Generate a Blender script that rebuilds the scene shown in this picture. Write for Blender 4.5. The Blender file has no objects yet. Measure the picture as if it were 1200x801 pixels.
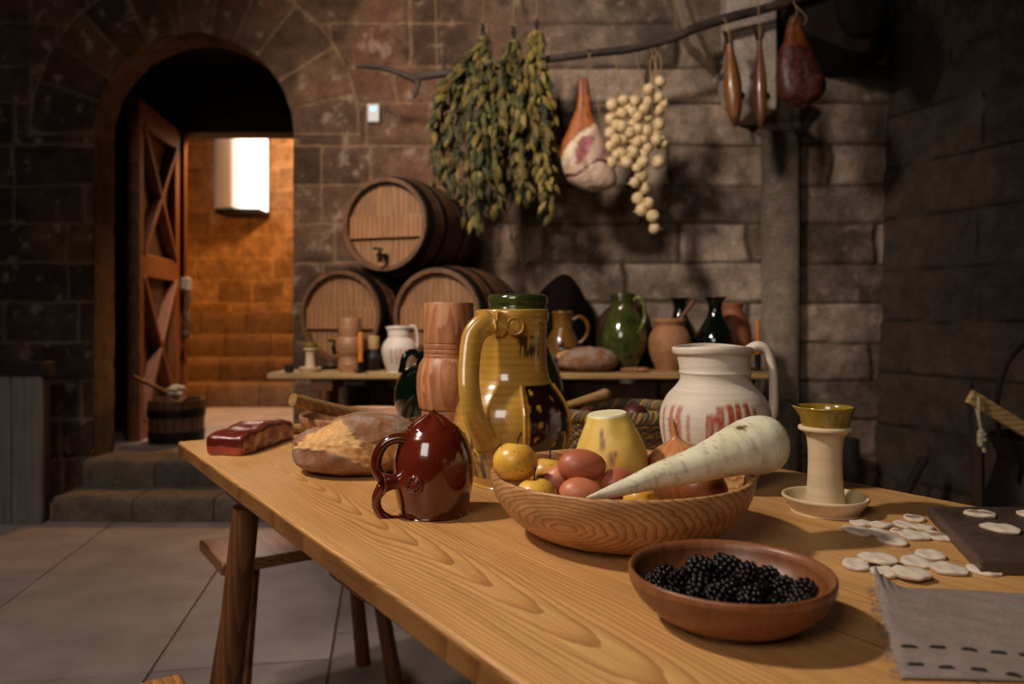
import bpy, math, random
import numpy as np
from mathutils import Vector, Matrix, noise as mnoise
random.seed(7)
rng = np.random.RandomState(11)
PI = math.pi
SC = bpy.context.scene
COL = SC.collection
F = 900.0; HX = 600.0; HY = 371.0; CZ = 1.05; TZ = 0.75

def W(px, py, Y):            # point seen at a pixel at a given distance
    return Vector(((px-HX)/F*Y, Y, CZ-(py-HY)/F*Y))
def G(px, py, z=TZ):         # point seen at a pixel on a level surface
    Y = (CZ-z)*F/(py-HY)
    return Vector(((px-HX)/F*Y, Y, z))
def c(h, a=1.0):
    h = h.lstrip('#'); o = []
    for i in (0, 2, 4):
        v = int(h[i:i+2], 16)/255
        o.append(v/12.92 if v <= .04045 else ((v+.055)/1.055)**2.4)
    return (o[0], o[1], o[2], a)

# ------------------------------------------------------------------ materials
MATS = {}
class NT:
    def __init__(s, name):
        s.m = bpy.data.materials.new(name); s.m.use_nodes = True
        s.t = s.m.node_tree; s.t.nodes.clear()
        s.out = s.n('ShaderNodeOutputMaterial'); s.b = s.n('ShaderNodeBsdfPrincipled')
        s.l(s.b.outputs[0], s.out.inputs[0])
        s.tc = s.n('ShaderNodeTexCoord')
    def n(s, t, **k):
        x = s.t.nodes.new(t)
        for a, v in k.items(): setattr(x, a, v)
        return x
    def l(s, a, b): s.t.links.new(a, b)
    def mapping(s, loc=(0,0,0), rot=(0,0,0), scale=(1,1,1), src=None):
        x = s.n('ShaderNodeMapping')
        x.inputs['Location'].default_value = loc; x.inputs['Rotation'].default_value = rot; x.inputs['Scale'].default_value = scale
        s.l(src or s.tc.outputs['Object'], x.inputs['Vector']); return x.outputs[0]
    def noise(s, vec, scale, detail=4, rough=.55, dist=0):
        x = s.n('ShaderNodeTexNoise'); x.inputs['Scale'].default_value = scale
        x.inputs['Detail'].default_value = detail; x.inputs['Roughness'].default_value = rough
        x.inputs['Distortion'].default_value = dist
        s.l(vec, x.inputs['Vector']); return x.outputs['Fac']
    def ramp(s, fac, stops):
        x = s.n('ShaderNodeValToRGB'); e = x.color_ramp.elements
        while len(e) < len(stops): e.new(.5)
        for i, (p, col) in enumerate(stops): e[i].position = p; e[i].color = col
        s.l(fac, x.inputs[0]); return x.outputs[0]
    def mix(s, a, b, fac, mode='MIX'):
        x = s.n('ShaderNodeMix', data_type='RGBA', blend_type=mode)
        for i, v in ((6, a), (7, b), (0, fac)):
            if hasattr(v, 'is_linked'): s.l(v, x.inputs[i])
            else: x.inputs[i].default_value = v
        return x.outputs[2]
    def math(s, op, a, b=0.0, cc=None):
        x = s.n('ShaderNodeMath', operation=op)
        for i, v in ((0, a), (1, b), (2, cc)):
            if v is None: continue
            if hasattr(v, 'is_linked'): s.l(v, x.inputs[i])
            else: x.inputs[i].default_value = v
        return x.outputs[0]
    def bump(s, h, strength=.3, dist=.01):
        x = s.n('ShaderNodeBump'); x.inputs['Strength'].default_value = strength; x.inputs['Distance'].default_value = dist
        s.l(h, x.inputs['Height']); s.l(x.outputs[0], s.b.inputs['Normal'])
    def setp(s, **k):
        for a, v in k.items():
            i = s.b.inputs[a.replace('_', ' ')]
            if hasattr(v, 'is_linked'): s.l(v, i)
            else: i.default_value = v

def plain(name, c1, c2=None, nscale=20, rough=.5, coat=0, metal=0, bump=None, lo=.35, hi=.65, spec=.5, sub=0, attr=False, emit=None, mapscale=(1,1,1), spots=None, coatr=.05):
    t = NT(name); v = t.mapping(scale=mapscale)
    c1 = c(c1); c2 = c(c2) if c2 else c1
    col = t.ramp(t.noise(v, nscale, 5), [(lo, c1), (hi, c2)])
    if attr:
        a = t.n('ShaderNodeVertexColor', layer_name='Col')
        col = t.mix(a.outputs[0], col, 1.0, 'MULTIPLY')
    if spots:
        sc_, th, scol = spots
        f = t.noise(v, sc_, 1)
        col = t.mix(col, c(scol), t.ramp(f, [(th, (0,0,0,1)), (th+.04, (1,1,1,1))]))
    t.setp(Base_Color=col, Roughness=rough, Metallic=metal)
    t.b.inputs['Specular IOR Level'].default_value = spec
    t.b.inputs['Coat Weight'].default_value = coat; t.b.inputs['Coat Roughness'].default_value = coatr
    if sub:
        t.b.inputs['Subsurface Weight'].default_value = sub; t.b.inputs['Subsurface Scale'].default_value = .01
        t.b.inputs['Subsurface Radius'].default_value = (1, .5, .3)
    if emit:
        t.b.inputs['Emission Color'].default_value = c(emit[0]); t.b.inputs['Emission Strength'].default_value = emit[1]
    if bump: t.bump(t.noise(v, bump[0], 6), bump[1], bump[2] if len(bump) > 2 else .01)
    return t.m

def wood(name, cs, scale=(.08, 1, 1), loc=(0,0,0), rings=35, dist=3, rough=.5, fine=(4, 120, 120), coat=0, lo=.0, hi=1., bump=.08, attr=False, dscale=1.2, rot=(0,0,0), contrast=1.):
    t = NT(name); v = t.mapping(loc=loc, scale=scale, rot=rot)
    w = t.n('ShaderNodeTexWave', wave_type='RINGS', rings_direction='SPHERICAL', wave_profile='SAW')
    w.inputs['Scale'].default_value = rings; w.inputs['Distortion'].default_value = dist
    w.inputs['Detail'].default_value = 2; w.inputs['Detail Scale'].default_value = dscale
    t.l(v, w.inputs['Vector'])
    col = t.ramp(w.outputs['Fac'], [(lo, c(cs[0])), ((lo+hi)/2, c(cs[1])), (hi, c(cs[2]))])
    fv = t.mapping(scale=fine, rot=rot)
    fn = t.noise(fv, 1, 4)
    col = t.mix(col, t.ramp(fn, [(.3, (.62,.58,.55,1)), (.6, (1,1,1,1))]), .8, 'MULTIPLY')
    big = t.noise(t.mapping(scale=(1,1,1)), 6, 3)
    col = t.mix(col, t.ramp(big, [(.3, (.75,.72,.7,1)), (.7, (1.,1.,1.,1))]), .7, 'MULTIPLY')
    if attr:
        a = t.n('ShaderNodeVertexColor', layer_name='Col')
        col = t.mix(a.outputs[0], col, 1.0, 'MULTIPLY')
    t.setp(Base_Color=col, Roughness=rough)
    t.b.inputs['Coat Weight'].default_value = coat; t.b.inputs['Coat Roughness'].default_value = .3
    t.bump(fn, bump, .003)
    return t.m

def painted(name, rough=.5, coat=0, nscale=60, amt=.25, bump=None, spec=.5, coatr=.05, noisemap=(1,1,1), sub=0):
    t = NT(name); a = t.n('ShaderNodeVertexColor', layer_name='Col')
    v = t.mapping(scale=noisemap)
    f = t.noise(v, nscale, 6)
    col = t.mix(a.outputs[0], t.ramp(f, [(.3, (1-amt,)*3+(1,)), (.7, (1,1,1,1))]), 1.0, 'MULTIPLY')
    t.setp(Base_Color=col, Roughness=rough); t.b.inputs['Specular IOR Level'].default_value = spec
    t.b.inputs['Coat Weight'].default_value = coat; t.b.inputs['Coat Roughness'].default_value = coatr
    if sub:
        t.b.inputs['Subsurface Weight'].default_value = sub; t.b.inputs['Subsurface Scale'].default_value = .008
    if bump: t.bump(t.noise(v, bump[0], 6), bump[1], bump[2] if len(bump) > 2 else .01)
    return t.m

def stone_mat(name, tint=(1,1,1,1)):
    t = NT(name); a = t.n('ShaderNodeVertexColor', layer_name='Col')
    v = t.mapping()
    f1 = t.noise(v, 9, 8, .65); f2 = t.noise(v, 60, 8, .7)
    col = t.mix(a.outputs[0], t.ramp(f1, [(.3, (.55,.52,.5,1)), (.7, (1.12,1.1,1.08,1))]), 1.0, 'MULTIPLY')
    col = t.mix(col, t.ramp(f2, [(.32, (.6,.58,.56,1)), (.62, (1.08,1.08,1.08,1))]), .9, 'MULTIPLY')
    col = t.mix(col, tint, 1.0, 'MULTIPLY')
    t.setp(Base_Color=col, Roughness=.85); t.b.inputs['Specular IOR Level'].default_value = .25
    h = t.math('ADD', f2, t.math('MULTIPLY', f1, 1.5))
    t.bump(h, .55, .012)
    return t.m

def table_mat():
    t = NT('ash_table'); s = t.n('ShaderNodeSeparateXYZ'); t.l(t.tc.outputs['Object'], s.inputs[0])
    y = s.outputs[1]; x = s.outputs[0]
    bid = t.math('FLOOR', t.math('DIVIDE', y, .312))
    yl = t.math('SUBTRACT', t.math('SUBTRACT', y, t.math('MULTIPLY', bid, .312)), .10)
    nz = t.noise(t.mapping(scale=(1.3, 5, 1)), 1.6, 2)
    yl = t.math('ADD', yl, t.math('MULTIPLY', t.math('SUBTRACT', nz, .5), .06))
    xx = t.math('MULTIPLY', t.math('SUBTRACT', x, t.math('ADD', t.math('MULTIPLY', bid, .75), .25)), .055)
    cb = t.n('ShaderNodeCombineXYZ'); t.l(xx, cb.inputs[0]); t.l(yl, cb.inputs[1])
    w = t.n('ShaderNodeTexWave', wave_type='RINGS', rings_direction='SPHERICAL', wave_profile='SAW')
    w.inputs['Scale'].default_value = 62; w.inputs['Distortion'].default_value = .7; w.inputs['Detail'].default_value = 2
    w.inputs['Detail Scale'].default_value = 2.5
    t.l(cb.outputs[0], w.inputs['Vector'])
    col = t.ramp(w.outputs['Fac'], [(0, c('d6aa72')), (.6, c('cea066')), (.95, c('ad7c4a'))])
    fn = t.noise(t.mapping(scale=(5, 150, 150)), 1, 4)
    col = t.mix(col, t.ramp(fn, [(.3, (.7,.66,.62,1)), (.62, (1,1,1,1))]), .75, 'MULTIPLY')
    tone = t.noise(t.mapping(scale=(1.2, 4, 1)), 1.3, 2)
    col = t.mix(col, t.ramp(tone, [(.35, (.9,.78,.64,1)), (.65, (1.05,1.,.95,1))]), .8, 'MULTIPLY')
    fr = t.math('FRACT', t.math('DIVIDE', y, .312))
    d = t.math('MINIMUM', fr, t.math('SUBTRACT', 1.0, fr))
    col = t.mix(col, t.ramp(d, [(0., (.35,.28,.2,1)), (.006, (1,1,1,1))]), 1.0, 'MULTIPLY')
    t.setp(Base_Color=col, Roughness=t.math('ADD', .34, t.math('MULTIPLY', fn, .2)))
    t.bump(fn, .12, .003)
    return t.m

# ------------------------------------------------------------------ mesh builder
def cr(pts, n=8):
    P = [Vector(p) for p in pts]; P = [2*P[0]-P[1]] + P + [2*P[-1]-P[-2]]; out = []
    for i in range(1, len(P)-2):
        for k in range(n):
            t = k/n
            out.append(.5*((2*P[i]) + (P[i+1]-P[i-1])*t + (2*P[i-1]-5*P[i]+4*P[i+1]-P[i+2])*t*t + (3*P[i]-P[i-1]-3*P[i+1]+P[i+2])*t**3))
    out.append(P[-2]); return out
def crs(vals, n=8):
    return [v.x for v in cr([(v, 0, 0) for v in vals], n)]

class MB:
    def __init__(s): s.v = []; s.f = []; s.c = []; s.cur = (1,1,1,1)
    def add(s, vs, fs, cols=None):
        b = len(s.v); s.v += [tuple(v) for v in vs]; s.f += [tuple(b+i for i in f) for f in fs]
        s.c += (cols if cols else [s.cur]*len(vs))
    def box(s, cen, size, M=None, taper=1.):
        x, y, z = [q/2 for q in size]; vs = []
        for k in (-1, 1):
            tt = taper if k > 0 else 1
            for a, b in ((-1,-1),(1,-1),(1,1),(-1,1)):
                p = Vector((a*x*tt, b*y*tt, k*z))
                if M is not None: p = M @ p
                vs.append(p + Vector(cen))
        s.add(vs, [(0,3,2,1),(4,5,6,7),(0,1,5,4),(1,2,6,5),(2,3,7,6),(3,0,4,7)])
    def bar(s, a, b, w, h, up=(0,0,1)):
        a = Vector(a); b = Vector(b); d = (b-a); L = d.length; d.normalize()
        x = d.cross(Vector(up)); 
        if x.length < 1e-4: x = d.cross(Vector((1,0,0)))
        x.normalize(); y = x.cross(d)
        M = Matrix((x, d, y)).transposed()
        s.box((a+b)/2, (w, L, h), M)
    def prism(s, poly, h, M=None, off=(0,0,0)):
        n = len(poly); vs = []
        for z in (0, h):
            for p in poly:
                q = Vector((p[0], p[1], z)); 
                if M is not None: q = M @ q
                vs.append(q+Vector(off))
        s.add(vs, [tuple(range(n))[::-1], tuple(range(n, 2*n))] + [(i, (i+1) % n, n+(i+1) % n, n+i) for i in range(n)])
    def lathe(s, prof, n=48, sub=6, colf=None, M=None, off=(0,0,0), dfm=None, smoothprof=True):
        pr = [(p.x, p.z) for p in cr([(a, 0, b) for a, b in prof], sub)] if smoothprof else prof
        vs = []; cols = []
        for r, z in pr:
            r = max(r, 1e-5)
            for i in range(n):
                a = 2*PI*i/n
                aa = a if a <= PI else a-2*PI
                p = Vector((r*math.sin(a), -r*math.cos(a), z))
                if dfm: p = Vector(dfm(p, aa, r, z))
                if colf: cols.append(colf(aa, z, r))
                if M is not None: p = M @ p
                vs.append(p+Vector(off))
        fs = []; m = len(pr)
        for j in range(m-1):
            for i in range(n):
                k = (i+1) % n
                fs.append((j*n+i, j*n+k, (j+1)*n+k, (j+1)*n+i))
        closed = abs(pr[0][0]-pr[-1][0]) < 1e-6 and abs(pr[0][1]-pr[-1][1]) < 1e-6
        if pr[0][0] > 1e-3 and not closed: fs.append(tuple(range(n))[::-1])
        if pr[-1][0] > 1e-3 and not closed: fs.append(tuple(range((m-1)*n, m*n)))
        s.add(vs, fs, cols if colf else None)
    def sweep(s, path, rad, n=10, aspect=1., side=None, smooth=True, sub=8, cap=True, colf=None):
        if smooth:
            if not isinstance(rad, (int, float)): rad = crs(rad, sub)
            path = cr(path, sub)
        else: path = [Vector(p) for p in path]
        if isinstance(rad, (int, float)): rad = [rad]*len(path)
        vs = []; cols = []; X = Vector(side) if side else None
        for i, p in enumerate(path):
            a = path[max(i-1, 0)]; b = path[min(i+1, len(path)-1)]
            d = (b-a).normalized()
            if X is None:
                X = d.cross(Vector((0,0,1)))
                if X.length < .05: X = d.cross(Vector((0,1,0)))
            X = (X - d*X.dot(d)).normalized(); Y = d.cross(X)
            for k in range(n):
                t = 2*PI*k/n
                vs.append(p + X*math.cos(t)*rad[i]*aspect + Y*math.sin(t)*rad[i])
                if colf: cols.append(colf(i/(len(path)-1), t))
            if side: X = Vector(side)
        fs = [(j*n+i, j*n+(i+1) % n, (j+1)*n+(i+1) % n, (j+1)*n+i) for j in range(len(path)-1) for i in range(n)]
        if cap: fs += [tuple(range(n))[::-1], tuple(range((len(path)-1)*n, len(path)*n))]
        s.add(vs, fs, cols if colf else None)
    def ell(s, cen, rad, M=None, n=16, m=10, egg=0, colf=None):
        vs = []; cols = []
        for j in range(m+1):
            t = PI*j/m
            for i in range(n):
                a = 2*PI*i/n; u = (math.sin(t)*math.cos(a), math.sin(t)*math.sin(a), math.cos(t))
                k = 1+egg*u[2]
                p = Vector((u[0]*rad[0]*k, u[1]*rad[1]*k, u[2]*rad[2]))
                if colf: cols.append(colf(p))
                if M is not None: p = M @ p
                vs.append(p+Vector(cen))
        fs = [(j*n+i, (j+1)*n+i, (j+1)*n+(i+1) % n, j*n+(i+1) % n) for j in range(m) for i in range(n)]
        s.add(vs, fs, cols if colf else None)
    def build(s, name, mat, parent=None, loc=(0,0,0), rot=(0,0,0), smooth=True, bevel=0, merge=True, attr=None, angle=40, bseg=2):
        me = bpy.data.meshes.new(name); me.from_pydata(s.v, [], s.f)
        ca = me.color_attributes.new('Col', 'FLOAT_COLOR', 'POINT')
        ca.data.foreach_set('color', np.array([tuple(q)[:3]+(1,) for q in s.c], dtype=np.float32).ravel())
        if merge:
            import bmesh
            bm = bmesh.new(); bm.from_mesh(me); bmesh.ops.remove_doubles(bm, verts=bm.verts, dist=2e-5)
            bmesh.ops.recalc_face_normals(bm, faces=bm.faces); bm.to_mesh(me); bm.free()
        o = bpy.data.objects.new(name, me); COL.objects.link(o)
        if isinstance(mat, (list, tuple)):
            for m in mat: me.materials.append(m)
        else: me.materials.append(mat)
        o.location = loc; o.rotation_euler = rot
        if parent: o.parent = parent
        if smooth:
            me.polygons.foreach_set('use_smooth', [True]*len(me.polygons))
            me.set_sharp_from_angle(angle=math.radians(angle))
        if bevel:
            b = o.modifiers.new('bevel', 'BEVEL'); b.width = bevel; b.segments = bseg; b.limit_method = 'ANGLE'
            b.angle_limit = math.radians(40)
        return o

def thing(name, label, cat, loc=(0,0,0), rz=0, group=None, rot=None):
    o = bpy.data.objects.new(name, None); COL.objects.link(o); o.empty_display_size = .05
    o.location = loc; o.rotation_euler = rot if rot else (0, 0, rz)
    return tag(o, label, cat, group)
def tag(o, label, cat, group=None):
    o['label'] = label; o['category'] = cat
    if group: o['group'] = group
    return o
def struct(o, label=None, cat=None):
    o['kind'] = 'structure'
    o['label'] = label; o['category'] = cat
    return o
def copy_tree(root, loc, rot=None, label=None, group=None, scale=None):
    r = root.copy(); COL.objects.link(r); r.location = loc
    if rot: r.rotation_euler = rot
    if label: r['label'] = label
    if group: r['group'] = group
    if scale: r.scale = (scale,)*3 if isinstance(scale, (int, float)) else scale
    for ch in list(root.children):
        q = ch.copy(); COL.objects.link(q); q.parent = r
        for g in list(ch.children):
            h = g.copy(); COL.objects.link(h); h.parent = q
    return r
def face(p): return -math.atan2(p[0], p[1])      # turn so local -Y looks at the viewer

# ------------------------------------------------------------------ numpy noise
def vnoise(u, v, s, seed):
    r = np.random.RandomState(seed); g = r.rand(97, 101)
    x = u/s + 1000; y = v/s + 1000; xi = np.floor(x).astype(int); yi = np.floor(y).astype(int)
    fx = x-xi; fy = y-yi; fx = fx*fx*(3-2*fx); fy = fy*fy*(3-2*fy)
    a = g[xi % 97, yi % 101]; b = g[(xi+1) % 97, yi % 101]; d = g[xi % 97, (yi+1) % 101]; e = g[(xi+1) % 97, (yi+1) % 101]
    return a*(1-fx)*(1-fy)+b*fx*(1-fy)+d*(1-fx)*fy+e*fx*fy
def fbm(u, v, s, seed, o=4):
    t = 0; a = 1; w = 0
    for i in range(o):
        t = t+a*vnoise(u, v, s/2**i, seed+i*13); w += a; a *= .55
    return t/w
def sstep(x): x = np.clip(x, 0, 1); return x*x*(3-2*x)

def layout(u, v, rows, wmin, wmax, seed, wob=.012):
    """returns stone id random values, distance to the nearest joint"""
    r = np.random.RandomState(seed)
    uu = u + (fbm(u, v, .15, seed+1, 2)-.5)*wob*2; vv = v + (fbm(u, v, .22, seed+2, 2)-.5)*wob*2
    rows = np.array(rows); ri = np.clip(np.searchsorted(rows, vv)-1, 0, len(rows)-2)
    dv = np.minimum(vv-rows[ri], rows[ri+1]-vv)
    du = np.zeros_like(u); sid = np.zeros_like(u); sid2 = np.zeros_like(u)
    u0, u1 = uu.min()-1, uu.max()+1
    for k in range(len(rows)-1):
        m = ri == k
        if not m.any(): continue
        sp = [u0-r.rand()*wmax]
        while sp[-1] < u1: sp.append(sp[-1]+wmin+(wmax-wmin)*r.rand())
        sp = np.array(sp); q = uu[m]; ci = np.clip(np.searchsorted(sp, q)-1, 0, len(sp)-2)
        du[m] = np.minimum(q-sp[ci], sp[ci+1]-q)
        rv = r.rand(len(sp)); rv2 = r.rand(len(sp)); sid[m] = rv[ci]; sid2[m] = rv2[ci]
    return sid, sid2, np.minimum(du, dv)

def grid_mesh(name, P, Cc, nu, nv, mat, keep=None):
    idx = np.arange(nu*nv).reshape(nv, nu)
    q = np.stack([idx[:-1, :-1], idx[:-1, 1:], idx[1:, 1:], idx[1:, :-1]], -1).reshape(-1, 4)
    if keep is not None: q = q[keep[q].all(1)]
    me = bpy.data.meshes.new(name)
    me.vertices.add(nu*nv); me.vertices.foreach_set('co', P.astype(np.float32).ravel())
    me.loops.add(q.size); me.loops.foreach_set('vertex_index', q.astype(np.int32).ravel())
    me.polygons.add(len(q)); me.polygons.foreach_set('loop_start', np.arange(0, q.size, 4, dtype=np.int32))
    me.update(calc_edges=True); me.validate()
    ca = me.color_attributes.new('Col', 'FLOAT_COLOR', 'POINT')
    rgba = np.ones((nu*nv, 4), np.float32); rgba[:, :3] = Cc
    ca.data.foreach_set('color', rgba.ravel())
    me.polygons.foreach_set('use_smooth', np.ones(len(me.polygons), bool))
    me.materials.append(mat)
    o = bpy.data.objects.new(name, me); COL.objects.link(o); return o

def stone_wall(name, origin, ud, nd, Wd, Hd, rows, wmin, wmax, colf, res=.012, seed=3, joint=.012, depth=.018, hole=None, lean=0, vouss=None, mat=None, wide=None):
    nu = int(Wd/res)+1; nv = int(Hd/res)+1
    U, V = np.meshgrid(np.linspace(0, Wd, nu), np.linspace(0, Hd, nv)); u = U.ravel(); v = V.ravel()
    s1, s2, d = layout(wide(u) if wide else u, v, rows, wmin, wmax, seed)
    if vouss:
        uc, vc, r0, r1, na = vouss
        rho = np.hypot(u-uc, v-vc); ang = np.arctan2(v-vc, u-uc)
        rr = r1 + .02*(fbm(u, v, .3, seed+5, 2)-.5)
        m = (rho < rr) & (v > vc-.02)
        k = ang/PI*na + .15*np.sin(ang*5); ki = np.floor(k)
        da = np.minimum(k-ki, ki+1-k)*PI/na*rho
        rv = np.random.RandomState(seed+9).rand(64)
        d = np.where(m, np.minimum(da, rr-rho), np.minimum(d, np.where(v > vc-.02, np.abs(rho-rr), 1)))
        s1 = np.where(m, rv[(ki % 60).astype(int)], s1); s2 = np.where(m, rv[((ki+7) % 60).astype(int)], s2)
    keep = None
    if hole:
        hc, hz, hr = hole
        rho = np.hypot(u-hc, np.maximum(v-hz, 0)); rho = np.where(v < hz, np.abs(u-hc), rho)
        near = np.abs(rho-hr) < res*.75
        k = np.where(near, hr/np.maximum(rho, 1e-6), 1)
        u2 = hc+(u-hc)*k; v2 = np.where(v < hz, v, hz+(v-hz)*k); u, v = u2, v2
        keep = (rho > hr-res*.75)
    jn = joint*(.6+.9*fbm(u, v, .2, seed+20, 2))
    e = sstep(d/jn)
    h = e*depth + (fbm(u, v, .08, seed+30, 4)-.5)*.022 + (s2-.5)*.014*e
    cs = colf(u, v, s1, s2, e, fbm(u, v, .35, seed+40, 4), fbm(u, v, .06, seed+50, 4))
    ud = np.array(ud, float); nd = np.array(nd, float)
    P = np.array(origin)[None, :] + u[:, None]*ud[None, :] + (h+lean*(Hd-v))[:, None]*nd[None, :]
    P[:, 2] += v
    return grid_mesh(name, P, cs, nu, nv, mat, keep)

def L3(h): return np.array(c(h)[:3])
def lerp(a, b, t): t = np.asarray(t)[:, None]; return a*(1-t)+b*t

# ------------------------------------------------------------------ material set
M_stone = stone_mat('limestone')
M_floor = plain('stone_floor', '#a69a92', '#8d817a', 5, .42, bump=(30, .25, .004), attr=True, lo=.3, hi=.7)
M_table = table_mat()
M_leg = wood('oak_leg', ('7a4a22', '6b3f1c', '4c2a12'), scale=(1, 1, .08), rings=30, fine=(90, 90, 5), rough=.5)
M_stool = wood('elm_seat', ('8a5c3a', '7a4d2f', '5a3520'), scale=(.1, 1, 1), rings=28, fine=(5, 90, 90), rough=.28)
M_stool2 = wood('pine_seat', ('b98348', 'a8713a', '80501f'), scale=(.1, 1, 1), rings=28, fine=(5, 90, 90), rough=.45)
M_bowl = wood('olive_ash', ('cc9a68', 'be8855', '8f5e36'), scale=(.8, .6, 2.0), loc=(.076, .096, -.09), rings=34, dist=4.5, dscale=1.3, lo=.35, rough=.42, fine=(30, 30, 60), bump=.03)
M_bowl2 = wood('cherry_bowl', ('8d5836', '84502f', '744326'), scale=(.3, .3, 1), rings=12, dist=2, rough=.4, fine=(160, 30, 30), bump=.03)
M_bowl3 = wood('beech_bowl', ('b98860', 'ac7a52', '8e5f3e'), scale=(.3, 1, 1), rings=20, dist=2, rough=.5)
M_mortar = wood('fruit_wood', ('cf9468', 'c58456', 'a9683f'), scale=(1, 1, .25), loc=(0, .07, -.04), rings=16, dist=4, dscale=4, rough=.45, fine=(60, 60, 8))
M_pale = wood('pale_wood', ('b08a55', 'a57d48', '8a6436'), scale=(.1, 1, 1), rings=25, fine=(5, 90, 90), rough=.55)
M_bench = wood('bench_plank', ('d2b27c', 'c29c66', 'a07c4a'), scale=(.1, 1, 1), rings=20, fine=(5, 90, 90), rough=.5)
M_stave = wood('barrel_stave', ('7a5534', '6d4a2c', '56381f'), scale=(1, .1, 1), rings=25, fine=(90, 5, 90), rough=.55, attr=True)
M_head = wood('barrel_head', ('a0754f', '946a45', '7c5636'), scale=(1, 1, .15), rings=12, fine=(90, 90, 6), rough=.5, attr=True)
M_iron = plain('dark_iron', '#17120f', '#241a14', 30, .5, metal=.6, bump=(60, .3, .003))
M_door = wood('door_wood', ('8a5026', '7a431d', '55290f'), scale=(1, 1, .08), rings=22, fine=(60, 60, 4), rough=.5)
M_doordark = wood('door_board', ('4a2712', '3d1e0d', '2b1408'), scale=(1, 1, .08), rings=22, fine=(60, 60, 4), rough=.6)
M_darkwood = wood('dark_wood', ('2c1c12', '241610', '170d08'), scale=(1, 1, .1), rings=20, fine=(60, 60, 6), rough=.6)
M_greyplank = wood('grey_plank', ('8e8a86', '7c7874', '5c5854'), scale=(1, 1, .06), rings=26, fine=(50, 50, 3), rough=.6)
M_twine = plain('twine', '#a8875a', '#7d6140', 200, .9)
M_rope = plain('rope', '#b9a98f', '#8d7c62', 150, .9, bump=(200, .5, .003))
M_bark = plain('branch_bark', '#4a3c34', '#241b17', 25, .7, bump=(60, .8, .01), mapscale=(.3, 1, 1))
M_yglaze = painted('yellow_glaze', rough=.22, coat=1, nscale=90, amt=.25, noisemap=(.3, .3, 1.5), bump=(14, .12, .01))
M_rglaze = plain('red_brown_glaze', '#622010', '#4a150a', 12, .16, coat=1, bump=(14, .08, .006), spots=(160, .74, '#2a0a05'))
M_gglaze = plain('green_glaze', '#4a4f22', '#2c3413', 14, .15, coat=1, bump=(16, .2, .01))
M_dgglaze = plain('dark_green_glaze', '#07140a', '#040d06', 14, .12, coat=1, bump=(16, .1, .01))
M_white = painted('white_slipware', rough=.55, nscale=60, amt=.15, noisemap=(.2, .2, 3), bump=(40, .25, .004), spec=.4)
M_cream = plain('cream_bisque', '#d9c3a0', '#c8ad86', 14, .6, bump=(60, .15, .003), mapscale=(.3, .3, 3))
M_creamg = plain('olive_glaze', '#9a7d26', '#7d6420', 30, .2, coat=1)
M_terra = plain('terracotta', '#a9764f', '#94623e', 20, .7, bump=(60, .2, .003))
M_terra2 = plain('brick_earthenware', '#a3603c', '#8d553a', 12, .6, bump=(60, .2, .003))
M_string = plain('thin_cord', '#9c7c58', '#6d5236', 200, .9)

# ------------------------------------------------------------------ room shell
WY = 4.35
AX = -1.757/4.25*WY; AR = .565; AZ = 2.085
rowsL = []
for y in (700, 640, 580, 535, 490, 445, 401, 354, 309, 262, 218, 170, 121, 79, 29, -20, -70, -120, -170, -240, -320): rowsL.append(CZ-(y-HY)/F*WY+.6)
rowsL = sorted(rowsL)
X0 = -4.6
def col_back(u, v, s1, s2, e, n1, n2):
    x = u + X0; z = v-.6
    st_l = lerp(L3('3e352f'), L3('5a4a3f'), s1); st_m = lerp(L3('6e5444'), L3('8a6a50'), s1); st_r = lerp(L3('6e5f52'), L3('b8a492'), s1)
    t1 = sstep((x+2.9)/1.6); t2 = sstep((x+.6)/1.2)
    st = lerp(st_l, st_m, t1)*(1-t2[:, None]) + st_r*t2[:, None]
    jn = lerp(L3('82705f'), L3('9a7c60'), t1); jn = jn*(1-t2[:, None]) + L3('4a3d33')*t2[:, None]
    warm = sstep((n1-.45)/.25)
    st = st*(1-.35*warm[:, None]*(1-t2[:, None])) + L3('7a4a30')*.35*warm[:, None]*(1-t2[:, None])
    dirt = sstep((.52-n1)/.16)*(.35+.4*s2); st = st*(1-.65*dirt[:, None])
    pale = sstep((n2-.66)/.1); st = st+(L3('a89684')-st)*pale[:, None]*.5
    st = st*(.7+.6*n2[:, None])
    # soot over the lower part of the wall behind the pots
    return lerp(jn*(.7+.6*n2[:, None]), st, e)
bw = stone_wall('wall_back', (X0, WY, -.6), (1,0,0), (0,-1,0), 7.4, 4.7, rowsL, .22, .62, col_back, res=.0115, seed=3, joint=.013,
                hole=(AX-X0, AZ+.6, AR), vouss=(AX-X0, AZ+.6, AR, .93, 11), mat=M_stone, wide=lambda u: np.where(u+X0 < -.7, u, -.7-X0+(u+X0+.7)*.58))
struct(bw, 'rough coursed stone back wall with a round-headed doorway', 'wall')
# wall thickness behind the face keeps light out: reveal + recess
def col_simple(a, b, jc, br=1.):
    def f(u, v, s1, s2, e, n1, n2):
        st = lerp(L3(a), L3(b), s1)*(.6+.8*n2[:, None])*(.7+.6*n1[:, None])*br
        return lerp(L3(jc)*(.8+.4*n2[:, None]), st, e)
    return f
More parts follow.
